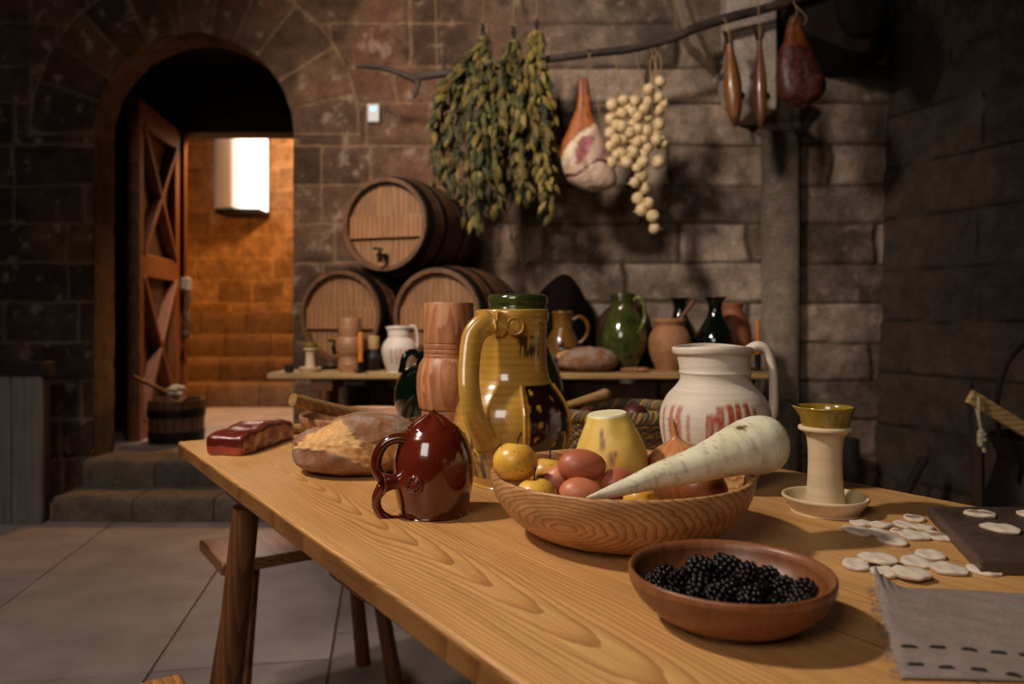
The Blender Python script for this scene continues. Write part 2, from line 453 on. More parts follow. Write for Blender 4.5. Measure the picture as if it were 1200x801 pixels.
# reveal of the arch (curved strip)
def reveal():
    pts = [(AX-AR, 0.0)]
    z = 0.
    path = [(AX-AR, zz) for zz in np.linspace(0, AZ, 60)]
    path += [(AX-AR*math.cos(t), AZ+AR*math.sin(t)) for t in np.linspace(0, PI, 70)[1:]]
    path += [(AX+AR, zz) for zz in np.linspace(AZ, 0, 60)[1:]]
    path = np.array(path); nv = len(path); ys = np.linspace(WY-.012, WY+.2, 12); nu = len(ys)
    cum = np.concatenate([[0], np.cumsum(np.hypot(*np.diff(path, axis=0).T))])
    Yg, I = np.meshgrid(ys, np.arange(nv)); I = I.ravel(); yy = Yg.ravel()
    k = np.floor(cum[I]/.26); fr = cum[I]/.26-k
    e = sstep(np.minimum(fr, 1-fr)*.26/.012)
    rv = rng.rand(60)[(k.astype(int)) % 60]
    n2 = fbm(yy, cum[I], .06, 90)
    st = lerp(L3('5e4a3a'), L3('8a6a4c'), rv)*(.6+.8*n2[:, None])
    P = np.stack([path[I, 0], yy, path[I, 1]], 1)
    cx = np.array([AX, 0, 0]); 
    nd = np.stack([np.sign(AX-path[I, 0])*0.+ (AX-path[I, 0])/AR, np.zeros_like(yy), np.where(path[I, 1] > AZ, (AZ-path[I, 1])/AR, 0)], 1)
    P = P + nd*(e*.008+(n2-.5)*.012)[:, None]*np.where(yy > WY, 1, 0)[:, None]
    return grid_mesh('trim_1', P, lerp(L3('7d6a55'), st, e), nu, nv, M_stone)
struct(reveal(), 'stone reveal lining the round-headed doorway', 'trim')

def plainbox(name, lo, hi, colr, label, cat, mat=M_stone):
    mb = MB(); mb.cur = c(colr); cen = [(a+b)/2 for a, b in zip(lo, hi)]; mb.box(cen, [b-a for a, b in zip(lo, hi)])
    o = mb.build(name, mat, smooth=False); return struct(o, label, cat)
LZ = .256
# back of arch ring and recess
AXR = AX+AR
# recess: left wall, right wall, ceiling, tympanum
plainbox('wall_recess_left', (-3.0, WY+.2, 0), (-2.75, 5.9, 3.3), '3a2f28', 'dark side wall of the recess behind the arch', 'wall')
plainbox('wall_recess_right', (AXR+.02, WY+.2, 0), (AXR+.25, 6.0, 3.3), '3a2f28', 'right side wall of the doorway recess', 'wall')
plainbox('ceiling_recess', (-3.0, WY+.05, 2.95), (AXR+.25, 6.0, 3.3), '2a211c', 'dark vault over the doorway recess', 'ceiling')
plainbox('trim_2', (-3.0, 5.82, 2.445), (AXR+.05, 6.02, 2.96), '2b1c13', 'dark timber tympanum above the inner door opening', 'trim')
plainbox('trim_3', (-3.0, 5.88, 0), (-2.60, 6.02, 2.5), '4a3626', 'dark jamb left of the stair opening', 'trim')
# warm post beside the door
mb = MB(); mb.box(((-2.60+-2.515)/2, 5.93, LZ+1.1), (.085, .06, 2.2)); struct(mb.build('trim_4', M_door, bevel=.008), 'upright wooden door post lit orange', 'trim')
# landing and front steps
def slab_step(name, x0, x1, y0, y1, z0, z1, colA, colB, n, seed, label, mat=M_stone):
    # stone block row with a worn, uneven top edge
    r = random.Random(seed); mb = MB(); xs = [x0]
    for i in range(n-1): xs.append(x0+(x1-x0)*(i+1)/n + r.uniform(-.06, .06))
    xs.append(x1)
    for i in range(n):
        a = np.array(c(colA)[:3]); b = np.array(c(colB)[:3]); t = r.random(); mb.cur = tuple(a*(1-t)+b*t)+(1,)
        nx, ny = max(4, int((xs[i+1]-xs[i])/.03)), 8
        X = np.linspace(xs[i]+.004, xs[i+1]-.004, nx)
        # profile: front bottom -> front top -> back top
        prof = [(y0, z0), (y0, z0+(z1-z0)*.33), (y0, z0+(z1-z0)*.66), (y0+.004, z1-.015), (y0+.018, z1)] + [(y0+.018+(y1-y0-.018)*k/6, z1) for k in range(1, 7)]
        vs = []; fs = []
        for j, (yy, zz) in enumerate(prof):
            for xx in X:
                nn = mnoise.noise(Vector((xx*6, yy*6+seed, zz*6)))
                n3 = mnoise.noise(Vector((xx*22, yy*22+seed, zz*22)))
                dy = (nn*.012+n3*.006) if j < 5 else 0; dz = (nn*.006+n3*.004) if j > 2 else 0
                vs.append((xx, yy+dy, zz+dz))
        m = len(X)
        for j in range(len(prof)-1):
            for k in range(m-1): fs.append((j*m+k, j*m+k+1, (j+1)*m+k+1, (j+1)*m+k))
        mb.add(vs, fs)
        # closed ends
        for ii in (0, m-1):
            b0 = [vs[j*m+ii] for j in range(len(prof))]+[(vs[ii][0], y1, z0)]
            mb.add(b0, [tuple(range(len(b0)))])
    mb.cur = c('3a3028'); mb.box(((x0+x1)/2, (y0+y1)/2+.02, (z0+z1)/2-.01), (x1-x0-.02, y1-y0-.04, z1-z0-.01))
    return struct(mb.build(name, mat, merge=False, angle=50), label, 'step')
slab_step('floor_step_lower', -2.36, -.75, 3.93, 4.36, 0, .122, '6d655b', '7d7466', 4, 5, 'lower worn stone step in front of the doorway')
slab_step('floor_step_upper', AX-AR+.0, -.75, 4.22, 4.56, .122, LZ, '686259', '787064', 4, 9, 'upper worn stone step at the doorway')
mb = MB(); mb.box(((-3.6-.6)/2, (4.5+6.8)/2, LZ-.1), (3.0, 2.3, .2))
struct(mb.build('floor_landing', M_floor, smooth=False), 'pale stone landing floor inside the doorway', 'floor')
# stairs
ys = [6.74, 7.04, 7.34, 7.64, 7.94]; zs = [LZ, .458, .667, .879, 1.095]
for i in range(4):
    slab_step('floor_stair_%s' % ('first', 'second', 'third', 'fourth')[i], -3.6, -.9, ys[i], ys[i]+.42, zs[i]-.05 if i else 0.1, zs[i+1], '6e5540', '83674c', 6, 20+i, 'stone stair tread beyond the doorway, %s from below' % ('first', 'second', 'third', 'fourth')[i])
rws = list(np.arange(0, 4.2, .235)+.02)
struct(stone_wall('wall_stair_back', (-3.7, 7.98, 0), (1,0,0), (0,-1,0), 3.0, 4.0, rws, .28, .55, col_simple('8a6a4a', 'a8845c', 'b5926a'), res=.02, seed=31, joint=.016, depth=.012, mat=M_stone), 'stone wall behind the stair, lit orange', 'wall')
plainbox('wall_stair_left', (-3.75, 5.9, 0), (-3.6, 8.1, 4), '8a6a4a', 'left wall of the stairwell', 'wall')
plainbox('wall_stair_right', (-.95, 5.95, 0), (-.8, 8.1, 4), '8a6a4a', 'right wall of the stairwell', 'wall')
plainbox('ceiling_stair', (-3.75, 5.9, 3.9), (-.8, 8.1, 4.05), '4a3a2c', 'ceiling of the stairwell', 'ceiling')
# right wall (leans outward towards its foot)
RC = Vector((2.14, WY+.1, -.3)); rd = Vector((.408, -1.0, 0)).normalized(); rn = Vector((-rd.y*-1, 0, 0))
rn = Vector((-1.0, -.408, 0)).normalized()
rows = list(np.arange(-.1, 4.6, .285)); 
def col_right(u, v, s1, s2, e, n1, n2):
    st = lerp(L3('54483f'), L3('62564c'), s1)*(.75+.5*n2[:, None])*(.65+.7*n1[:, None])
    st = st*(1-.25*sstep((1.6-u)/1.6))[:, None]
    return lerp(L3('2a221d'), st, e)
struct(stone_wall('wall_right', tuple(RC), tuple(rd), tuple(rn), 5.2, 4.3, rows, .42, .8, col_right, res=.016, seed=57, joint=.008, depth=.010, lean=.03, mat=M_stone), 'large smooth stone blocks of the right wall', 'wall')
plainbox('wall_left', (-4.7, -2.6, -.02), (-4.55, WY+.1, 4), '3c332c', 'dark left wall of the room', 'wall')
plainbox('wall_front', (-4.7, -2.75, -.02), (5.2, -2.6, 4), '3c332c', 'wall of the room behind the viewer', 'wall')
plainbox('ceiling', (-4.7, -2.75, 3.75), (5.2, WY+.2, 3.9), '3a312a', 'dark vaulted ceiling above', 'ceiling')

# floor: large slabs laid slightly askew
def make_floor():
    mb = MB(); r = random.Random(4)
    a = Vector((.987, .163, 0)); b = Vector((-.163, .987, 0))
    us = [-5.3, -4.6, -3.95, -3.2, -2.55, -2.0, -1.375, -.688, -.164, .5, 1.2, 1.8, 2.5, 3.2, 3.9, 4.6, 5.3]
    for i in range(len(us)-1):
        v = -4.2 + r.random()*.5
        brk = []
        while v < 5.6: brk.append(v); v += r.uniform(.5, 1.0)
        if i == 6: brk = [-4, -3.2, -2.4, -1.6, -.8, .1, .9, 1.75, 3.248-.83, 3.248, 4.1, 4.9, 5.6]
        if i == 7: brk = [-4, -3.1, -2.3, -1.5, -.6, .2, 1.0, 1.8, 2.42, 2.94, 3.7, 4.5, 5.6]
        brk.append(5.9)
        for j in range(len(brk)-1):
            g = .0035; u0, u1 = us[i]+g, us[i+1]-g; v0, v1 = brk[j]+g, brk[j+1]-g
            k = r.uniform(.82, 1.08); mb.cur = (k, k*r.uniform(.96, 1.0), k*r.uniform(.93, 1.0), 1)
            dz = r.uniform(-.0012, .0012)
            vs = []
            for z in (-.05, dz):
                for uu, vv in ((u0, v0), (u1, v0), (u1, v1), (u0, v1)):
                    p = a*uu+b*vv; vs.append((p.x, p.y, z))
            mb.add(vs, [(0,3,2,1),(4,5,6,7),(0,1,5,4),(1,2,6,5),(2,3,7,6),(3,0,4,7)])
    mb.cur = (.35, .3, .27, 1); mb.box((.3, 1, -.05), (12, 9, .08))
    o = mb.build('floor', M_floor, smooth=False, merge=False, bevel=.003)
    return struct(o, 'large worn stone floor slabs', 'floor')
make_floor()

# column and vault springer on the back wall
def column():
    p = W(914, 371, WY-.06); x = p.x
    mb = MB(); mb.cur = c('9a8b7c')
    zc = CZ+(HY-158)/F*(WY-.06)
    mb.lathe([(.125, 0), (.125, .12), (.104, .15), (.1, .2), (.1, zc), (.1, zc+.001)], 32, smoothprof=False)
    mb.lathe([(.1, zc), (.125, zc+.015), (.13, zc+.03), (.12, zc+.045), (.105, zc+.06), (.11, zc+.10), (.14, zc+.16), (.15, zc+.19), (.02, zc+.2)], 32, sub=3)
    o = mb.build('trim_5', M_stone, loc=(x, WY-.06, 0)); return struct(o, 'round stone column against the back wall', 'trim'), zc
colm, zc = column()
def rib(name, poly_px, Y, dep, colr, label):
    mb = MB(); mb.cur = c(colr); n = len(poly_px)
    vs = [W(px, py, Y) for px, py in poly_px]
    vs2 = [Vector((v.x, v.y+dep, v.z)) for v in vs]
    mb.add(vs+vs2, [tuple(range(n)), tuple(range(n, 2*n))[::-1]]+[(i, n+i, n+(i+1) % n, (i+1) % n) for i in range(n)])
    return struct(mb.build(name, M_stone, smooth=False, bevel=.012), label, 'trim')
rib('trim_6', [(911, -90), (911, 128), (884, 128), (868, 108), (857, 78), (852, 40), (852, -90)], 4.0, .34, 'c4b6aa', 'pale dressed springer block of a vault rib')
rib('trim_7', [(858, -90), (858, 84), (846, 76), (832, 60), (818, 30), (805, -10), (795, -90)], 4.12, .24, '7a6c5e', 'vault rib moulding rising left of the springer')
rib('trim_8', [(836, 74), (812, 52), (800, 30), (786, -10), (778, -90), (800, -90), (812, -10), (826, 30), (850, 70)], 4.2, .15, '8f8070', 'thin outer moulding of the vault rib')
rib('trim_9', [(1045, -120), (1045, 62), (1000, 60), (950, 40), (925, 10), (915, -120)], 3.92, .4, '2e2420', 'vault stones right of the springer, deep shade put into their colour')  # near-black stone colour stands in for the unlit vault pocket

# ------------------------------------------------------------------ door, sconce, bucket, chest
door = thing('lattice_door', 'open orange-brown wooden door with diagonal cross braces', 'door', (-2.40, 4.87, LZ), math.atan2(.125, .9))
DL, DH = .90, 2.19
mb = MB(); mb.box((-.035, DL/2, DH/2), (.02, DL-.02, DH-.02)); mb.build('board_panel', M_doordark, door)
mb = MB(); mb.box((0, .045, DH/2), (.07, .09, DH)); mb.build('stile', M_door, door, bevel=.005)
mb = MB(); mb.box((0, DL-.05, DH/2), (.06, .10, DH)); mb.build('stile', M_door, door, bevel=.005)
for z, h in ((.06, .12), (1.13, .15), (DH-.08, .16)):
    mb = MB(); mb.box((0, DL/2, z), (.058, DL-.19, h)); mb.build('rail', M_door, door, bevel=.005)
for z0, z1 in ((.12, 1.055), (1.205, DH-.16)):
    for k in (0, 1):
        a = (.01, .09, z0 if k else z1); b = (.01, DL-.10, z1 if k else z0)
        mb = MB(); mb.bar(a, b, .035+.004*k, .07, up=(1, 0, 0)); mb.build('brace', M_door, door, bevel=.004)
hp = thing('door_rope', 'knotted rope pull hanging beside the door post', 'rope', (-2.50, 5.84, 1.30), 0)
mb = MB()
for i in range(14):
    a = i*2.1; mb.ell((.018*math.sin(a)+.03, -.02+.012*math.cos(a), -.005*i+.03), (.03, .022, .028), n=10, m=6)
mb.build('knot', M_rope, hp)
mb = MB(); mb.sweep([(.02, -.02, -.03), (.05, -.02, -.12), (.025, -.02, -.22), (.055, -.02, -.30), (.03, -.02, -.38)], .017, 8); mb.ell((.03, -.02, -.38), (.03, .025, .03)); mb.build('tail', plain('dark_rope', '#5a4028', '#3a2818', 90, .9), hp)

sc = thing('wall_lamp', 'tall white curved wall lamp glowing beyond the doorway', 'lamp', W(277, 196, 7.60))
sc.location.y = 7.62
Mlampw = NT('lamp_shade')
_g = Mlampw.n('ShaderNodeSeparateXYZ'); Mlampw.l(Mlampw.tc.outputs['Object'], _g.inputs[0])
_e = Mlampw.ramp(Mlampw.math('ADD', Mlampw.math('MULTIPLY', _g.outputs[0], 2.2), .5), [(.42, (.03,.025,.02,1)), (.62, (.9,.8,.66,1)), (.8, (1,1,1,1))])
Mlampw.setp(Base_Color=c('8f877c'), Roughness=.7); Mlampw.l(_e, Mlampw.b.inputs['Emission Color']); Mlampw.b.inputs['Emission Strength'].default_value = 2.2
mb = MB(); n = 20
prof = [(-.225, .26), (-.225, .0), (-.20, -.03)] + [(-.2+.42*k/12, -.03-.07*math.sin(PI*k/12)) for k in range(1, 12)] + [(.225, -.02), (.225, .26)]
zz = [-.40, -.385, .40, .46]
vs = []; fs = []
for z in zz:
    for x, y in prof: vs.append((x, y, z))
m = len(prof)
for j in range(len(zz)-1):
    for i in range(m-1): fs.append((j*m+i, j*m+i+1, (j+1)*m+i+1, (j+1)*m+i))
mb.add(vs, fs); mb.add([vs[i] for i in range(m)], [tuple(range(m))])
mb.build('shade', Mlampw.m, sc)
mb = MB(); mb.box((0, .17, -.43), (.44, .34, .05)); mb.build('bracket', M_iron, sc, bevel=.005)

def bucket():
    p = G(207, 512, LZ); Y = 4.90; r = .17
    t = thing('wooden_bucket', 'coopered wooden bucket with black iron hoops by the open door', 'bucket', ((207-600)/F*Y, Y, LZ), 0)
    mb = MB(); n = 20; H = .27
    for i in range(n):
        a0 = 2*PI*i/n+.02; a1 = 2*PI*(i+1)/n-.02; k = random.uniform(.75, 1.1); mb.cur = (k, k, k, 1)
        vs = []
        for rr, z in ((r*.95, 0), (r, H), (r-.018, H), (r*.95-.018, 0)):
            for q in range(4):
                a = a0+(a1-a0)*q/3; vs.append((rr*math.sin(a), -rr*math.cos(a), z))
        fs = [(j*4+q, j*4+q+1, ((j+1) % 4)*4+q+1, ((j+1) % 4)*4+q) for j in range(4) for q in range(3)]
        mb.add(vs, fs)
    mb.cur = (.8, .8, .8, 1); mb.lathe([(0, .02), (r*.93, .02), (r*.93, .04), (0, .04)], 24, smoothprof=False)
    mb.build('staves', M_stave, t)
    for z0, z1 in ((.012, .075), (.165, .215)):
        mb = MB(); q = .006
        mb.lathe([(r*(.95+.05*z0/H)+q, z0), (r*(.95+.05*z1/H)+q, z1), (r*(.95+.05*z1/H)-.002, z1), (r*(.95+.05*z0/H)-.002, z0), (r*(.95+.05*z0/H)+q, z0)], 32, smoothprof=False)
        mb.build('hoop', M_iron, t)
    mb = MB(); mb.box((0, 0, H-.005), (.09, 2*r-.03, .016), Matrix.Rotation(.3, 3, 'Z')); mb.build('lid_board', M_stave, t, bevel=.003)
    s = MB(); s.sweep([(.02, -.03, H+.01), (-.08, -.1, H+.08), (-.19, -.17, H+.155)], [.013, .013, .013], 10); tag(s.build('wooden_stick', M_door, loc=t.location), 'thin wooden stick leaning out of the hooped bucket', 'stick')
    s = MB()
    for i in range(9): s.ell((.02*math.sin(i*2.), .03*math.cos(i*1.7)-.02, H+.028+.006*i), (.035, .03, .018), n=10, m=6)
    tag(s.build('rope_coil', M_rope, loc=t.location), 'small coil of rope lying on the hooped bucket', 'rope')
bucket()

ch = thing('plank_partition', 'free-standing grey plank partition with dark top rail at far left', 'partition', (-2.78, 3.89, 0), 0)
CW, CH = .80, .75
for i in range(5):
    mb = MB(); w = CW/5; mb.box((-CW/2+w*(i+.5), .012, CH/2), (w-.006, .024, CH)); mb.build('front_board', M_greyplank, ch, bevel=.004)
mb = MB(); mb.box((0, .05, CH/2), (CW-.01, .05, CH-.01)); mb.build('backing', M_darkwood, ch)
mb = MB(); mb.box((0, .04, CH+.036), (CW+.03, .10, .07)); mb.build('top_rail', M_darkwood, ch, bevel=.006)

# ------------------------------------------------------------------ table
A = G(208, 517); dirv = Vector((.554, -.8325, 0)); shv = Vector((.8325, .554, 0)); TR = math.atan2(-.8325, .554)
tb = thing('dining_table', 'long pale ash plank table on splayed legs in the foreground', 'table', (A.x, A.y, 0), TR)
TL, TW, TT = 2.25, .936, .034
mb = MB(); mb.box((TL/2, TW/2, TZ-TT/2), (TL, TW, TT)); mb.build('tabletop', M_table, tb, bevel=.006, bseg=3)
for x in (.43, 1.02, 1.85):
    mb = MB(); y0, y1 = .02, TW-.02; h = .042; z1 = TZ-TT-.0005
    poly = [(y0+.0, z1), (y1, z1), (y1, z1-.02), (y1-.03, z1-h), (y0+.03, z1-h), (y0, z1-.02)]
    vs = [(x-.055, a, b) for a, b in poly]+[(x+.055, a, b) for a, b in poly]; n = 6
    mb.add(vs, [tuple(range(n)), tuple(range(n, 2*n))[::-1]]+[(i, (i+1) % n, n+(i+1) % n, n+i) for i in range(n)])
    mb.build('batten', M_leg, tb, bevel=.006)
def leg(parent, a, b, r0, r1, mat, n=8):
    mb = MB(); mb.sweep([a, tuple((Vector(a)*.6+Vector(b)*.4)), b], [r0, r0*1.05, r1], n, sub=4); return mb.build('leg', mat, parent, angle=30)
for x, y, dx, dy in ((.43, .05, -.06, -.05), (.43, TW-.09, -.10, .06), (1.85, .09, .06, -.05), (1.85, TW-.09, .06, .05)):
    leg(tb, (x, y, TZ-TT-.042), (x+dx, y+dy, 0), .026, .023, M_leg, 14)

def stool(name, label, corner, lx, ly, mat, z=.45, th=.03):
    t = thing(name, label, 'stool', (corner.x, corner.y, 0), TR)
    mb = MB(); mb.box((lx/2, ly/2, z-th/2), (lx, ly, th)); mb.build('seat', mat, t, bevel=.007, bseg=3)
    for sx in (0, 1):
        for sy in (0, 1):
            x = .055 if sx == 0 else lx-.055; y = .09 if sy == 0 else ly-.09
            leg(t, (x, y, z-th), (x+(.05 if sx else -.05), y+(.06 if sy else -.05), 0), .019, .023, M_leg, 10)
    return t
# stool corner: local x runs toward viewer, local y runs right
s1 = G(233, 632, .45); stool('wooden_stool', 'glossy wooden stool standing on the floor behind the table leg', s1, .25, .5, M_stool)
s2 = G(212, 787, .45); s2o = s2 - shv*.5
stool('wooden_stool', 'light wooden stool whose corner shows at the bottom left edge', s2o, .25, .5, M_stool2)

# ------------------------------------------------------------------ things on the table
def P2(px, Y): return Vector(((px-HX)/F*Y, Y, TZ))

def bowl(name, label, X, Y, R, H, rb, mat, th=.008, curve=.5, rz=0):
    prof = [(0, 0), (rb*.95, 0), (rb, .003)]
    for i in range(1, 9):
        t = i/8; prof.append((rb+(R-rb)*math.sin(t*PI/2)**(1-curve*.5) if curve else rb+(R-rb)*t, .003+(H-.006)*(t**(1+curve*.6))))
    prof += [(R-th*.3, H), (R-th, H-.003)]
    for i in range(7, 0, -1):
        t = i/8; prof.append((max(rb+(R-rb)*math.sin(t*PI/2)**(1-curve*.5)-th*1.2, .01) if curve else rb+(R-rb)*t-th, max(.003+(H-.006)*(t**(1+curve*.6))+th*.35, th)))
    prof += [(rb*.7, th), (0, th)]
    mb = MB(); mb.lathe(prof, 96, sub=3)
    o = mb.build(name, mat, loc=(X, Y, TZ), rot=(0, 0, rz), angle=60); return tag(o, label, 'bowl')
BX, BY, BR, BH = .15, 1.065, .180, .088
bowl('fruit_bowl', 'large turned wooden bowl with swirling grain holding fruit and parsnip', BX, BY, BR, BH, .105, M_bowl, .010, .35)
bowl('wooden_bowl', 'smaller plain reddish wooden bowl filled with blackberries', .2154, .76, .0995, .052, .058, M_bowl2, .006, .25)

# yellow pitcher
def yellow_pitcher():
    p = P2(600, 1.4); t = thing('yellow_pitcher', 'tall yellow glazed pitcher with dark brown dotted panel', 'pitcher', p, face(p))
    Yc, Br = np.array(c('cb9a44')[:3]), np.array(c('24120a')[:3])
    def colf(a, z, r):
        d = math.degrees(a); k = 0
        if r < .055: return tuple(np.array(c('5a3c14')[:3]))+(1,)
        nn = mnoise.noise(Vector((a*9, z*60, 1)))*.5+mnoise.noise(Vector((a*30, z*25, 4)))*.5
        if 17 < d < 74 and .035 < z < .180:
            k = 1
            s = math.hypot((d-26-4*math.sin(z*60))*.0018, (z % .026)-.013)
            s2 = math.hypot((d-50-4*math.sin(z*60))*.0018, ((z+.012) % .026)-.013)
            if min(s, s2) < .0042: k = .05
            k *= 1 if nn > -.5 else .55
        if 5 < d < 50 and .228 < z < .266: k = max(k, min(.9, max(0, nn*4+.75)))
        if -75 < d < -28 and .02 < z < .10: k = max(k, min(1, max(0, nn*3+.6)))
        v = 1+.12*math.sin(z*520)
        return tuple(Yc*(1-k)*v+Br*k)+(1,)
    mb = MB(); mb.lathe([(0, 0), (.070, 0), (.075, .006), (.086, .035), (.100, .075), (.1055, .105), (.101, .135), (.088, .160), (.072, .182), (.0645, .205), (.0625, .245), (.0635, .285), (.0645, .291), (.067, .295), (.067, .308), (.0645, .3127), (.060, .311), (.0575, .29), (.056, .20), (.06, .17), (0, .15)], 160, sub=7, colf=colf,
                    dfm=lambda p, a, r, z: (p.x*(1+.008*math.sin(z*520)*(z > .18)), p.y, p.z))
    mb.build('body', M_yglaze, t, angle=70)
    def cyl(a, r, z): a = math.radians(a); return (r*math.sin(a), -r*math.cos(a), z)
    mb = MB(); mb.cur = tuple(Yc)+(1,)
    mb.sweep([cyl(-10, .064, .284), cyl(-27, .082, .290), cyl(-38, .104, .270), cyl(-37, .120, .225), cyl(-33, .131, .175), cyl(-29, .128, .13), cyl(-25, .108, .093), cyl(-24, .098, .085)], [.012, .013, .012, .011, .011, .011, .013, .018], 18, aspect=1.7, side=(1, .3, 0))
    mb.build('handle', M_yglaze, t, angle=80)
    mb = MB(); mb.cur = tuple(Yc)+(1,); a = math.radians(4)
    M = Matrix.Rotation(a, 3, 'Z') @ Matrix.Rotation(PI/2, 3, 'X')
    mb.lathe([(0, .008), (.008, .008), (.012, .005), (.0145, .009), (.016, .006), (.016, -.01)], 28, M=M, off=(.066*math.sin(a), -.066*math.cos(a), .284)); mb.build('thumb_disc', M_yglaze, t, angle=80)
    for d in (12, 78):
        mb = MB(); mb.cur = tuple(Yc*1.05)+(1,)
        pts = [cyl(d, r+.0005, z) for r, z in ((.0795, .02), (.092, .05), (.1025, .085), (.1055, .105), (.101, .135), (.088, .160), (.074, .18))]
        mb.sweep(pts, .0034, 8); mb.build('raised_strip', M_yglaze, t)
yellow_pitcher()

# green jug rim behind yellow pitcher
p = P2(607, 1.78); t = thing('green_jug', 'green glazed jug with ribbed rim behind the yellow pitcher', 'jug', p, face(p))
mb = MB(); mb.lathe([(0, 0), (.07, 0), (.09, .05), (.105, .11), (.1, .16), (.08, .21), (.066, .25), (.064, .29), (.069, .30), (.066, .308), (.069, .316), (.066, .325), (.069, .333), (.068, .346), (.06, .348), (.056, .30), (.056, .22), (0, .1)], 56, sub=4)
mb.build('body', M_gglaze, t, angle=70)
mb = MB(); mb.sweep([(.0, .066, .31), (.0, .10, .30), (.0, .13, .24), (.0, .12, .17), (.0, .098, .14)], .012, 10, aspect=1.3, side=(1, 0, 0)); mb.build('handle', M_gglaze, t)
p = P2(514, 1.9); t = thing('green_jug', 'dark green glazed squat jug behind the tall wooden mortar', 'jug', p, face(p))
mb = MB(); mb.lathe([(0, 0), (.07, 0), (.095, .04), (.108, .09), (.106, .13), (.085, .17), (.06, .185), (.052, .20), (.052, .215), (.044, .216), (.044, .19), (0, .1)], 56, sub=4)
mb.build('body', M_dgglaze, t, angle=70)
mb = MB(); mb.sweep([(-.05, -.02, .205), (-.062, -.03, .215), (-.080, -.04, .205), (-.09, -.04, .165)], .008, 10); mb.build('handle', M_dgglaze, t)

# tall mortar
def mortar_prof(k): return [(a*k, b*k) for a, b in [(0, 0), (.056, 0), (.058, .004), (.058, .07), (.0565, .073), (.058, .076), (.058, .082), (.0565, .085), (.058, .088), (.058, .1), (.0565, .103), (.0625, .106), (.066, .12), (.069, .145), (.069, .175), (.063, .2), (.0535, .213), (.0535, .219), (.052, .221), (.0535, .223), (.0535, .229), (.052, .231), (.0535, .233), (.0535, .241), (.052, .243), (.0535, .245), (.0535, .327), (.052, .330), (.043, .330), (.042, .325), (.04, .25), (0, .2)]]
p = P2(526, 1.65); mb = MB(); mb.lathe(mortar_prof(1.), 64, smoothprof=False)
tag(mb.build('wooden_mortar', M_mortar, loc=p, rot=(0, 0, face(p)), angle=35), 'tall reddish turned wooden mortar with grooved bands', 'mortar')

# brown face jug
def face_jug():
    p = P2(508, 1.175); p.y += .0; t = thing('brown_jug', 'glossy red-brown closed jug with two loop handles and spout', 'jug', p, face(p)); k = .001306
    def q(px, py, y=-.018): return ((px-508)*k, y, (600.5-py)*k)
    mb = MB(); mb.lathe([(0, 0), (.048, 0), (.0505, .004), (.0545, .015), (.0595, .04), (.0612, .065), (.059, .090), (.0515, .113), (.0455, .1225), (.0415, .1275), (.0375, .132), (.029, .139), (.018, .1465), (.009, .152), (.0035, .157), (0, .159)], 96, sub=5,
        dfm=lambda v, a, r, z: (v.x*1.0+(.004 if z > .12 else 0)*0, v.y, v.z + (.0015*math.sin(a*6) if .13 < z < .15 else 0)))
    mb.build('body', M_rglaze, t, angle=80)
    mb = MB(); mb.sweep([q(484, 513), q(470, 510), q(455, 514), q(445, 527), q(443, 543), q(449, 556)], [.0105, .0085, .008, .0085, .0085, .009], 16, aspect=1.35, side=(0, 1, 0)); mb.build('upper_handle', M_rglaze, t, angle=80)
    mb = MB(); mb.sweep([q(450, 566), q(443, 579), q(446, 594), q(459, 604), q(478, 606)], [.010, .0075, .0072, .008, .008], 16, aspect=1.35, side=(0, 1, 0)); mb.build('lower_handle', M_rglaze, t, angle=80)
    # spout tube with open mouth facing left
    M = Matrix.Rotation(-PI/2, 3, 'Y'); M = Matrix.Rotation(.45, 3, 'Z') @ M
    o = Vector(q(474, 559))
    mb = MB(); mb.lathe([(.016, -.012), (.0125, .005), (.0115, .016), (.013, .026), (.0155, .033), (.0150, .0355), (.012, .034), (.009, .02), (0, .012)], 32, M=M, off=o); mb.build('spout', M_rglaze, t, angle=80)
    a = math.asin(-21/47.); R = .061
    M = Matrix.Rotation(a, 3, 'Z') @ Matrix.Rotation(PI/2, 3, 'X')
    mb = MB(); mb.lathe([(0, .0025), (.006, .0035), (.009, .0015), (.011, .004), (.013, .0035), (.0145, 0), (.0145, -.01)], 28, M=M, off=(R*math.sin(a), -R*math.cos(a), (600.5-558)*k))
    for i in range(8):
        b = i*PI/4; v = M @ Vector((.009*math.cos(b), .009*math.sin(b), .003)); mb.ell(Vector((R*math.sin(a), -R*math.cos(a), (600.5-558)*k))+v, (.0018,)*3, n=6, m=4)
    mb.build('medallion', M_rglaze, t, angle=80)
face_jug()

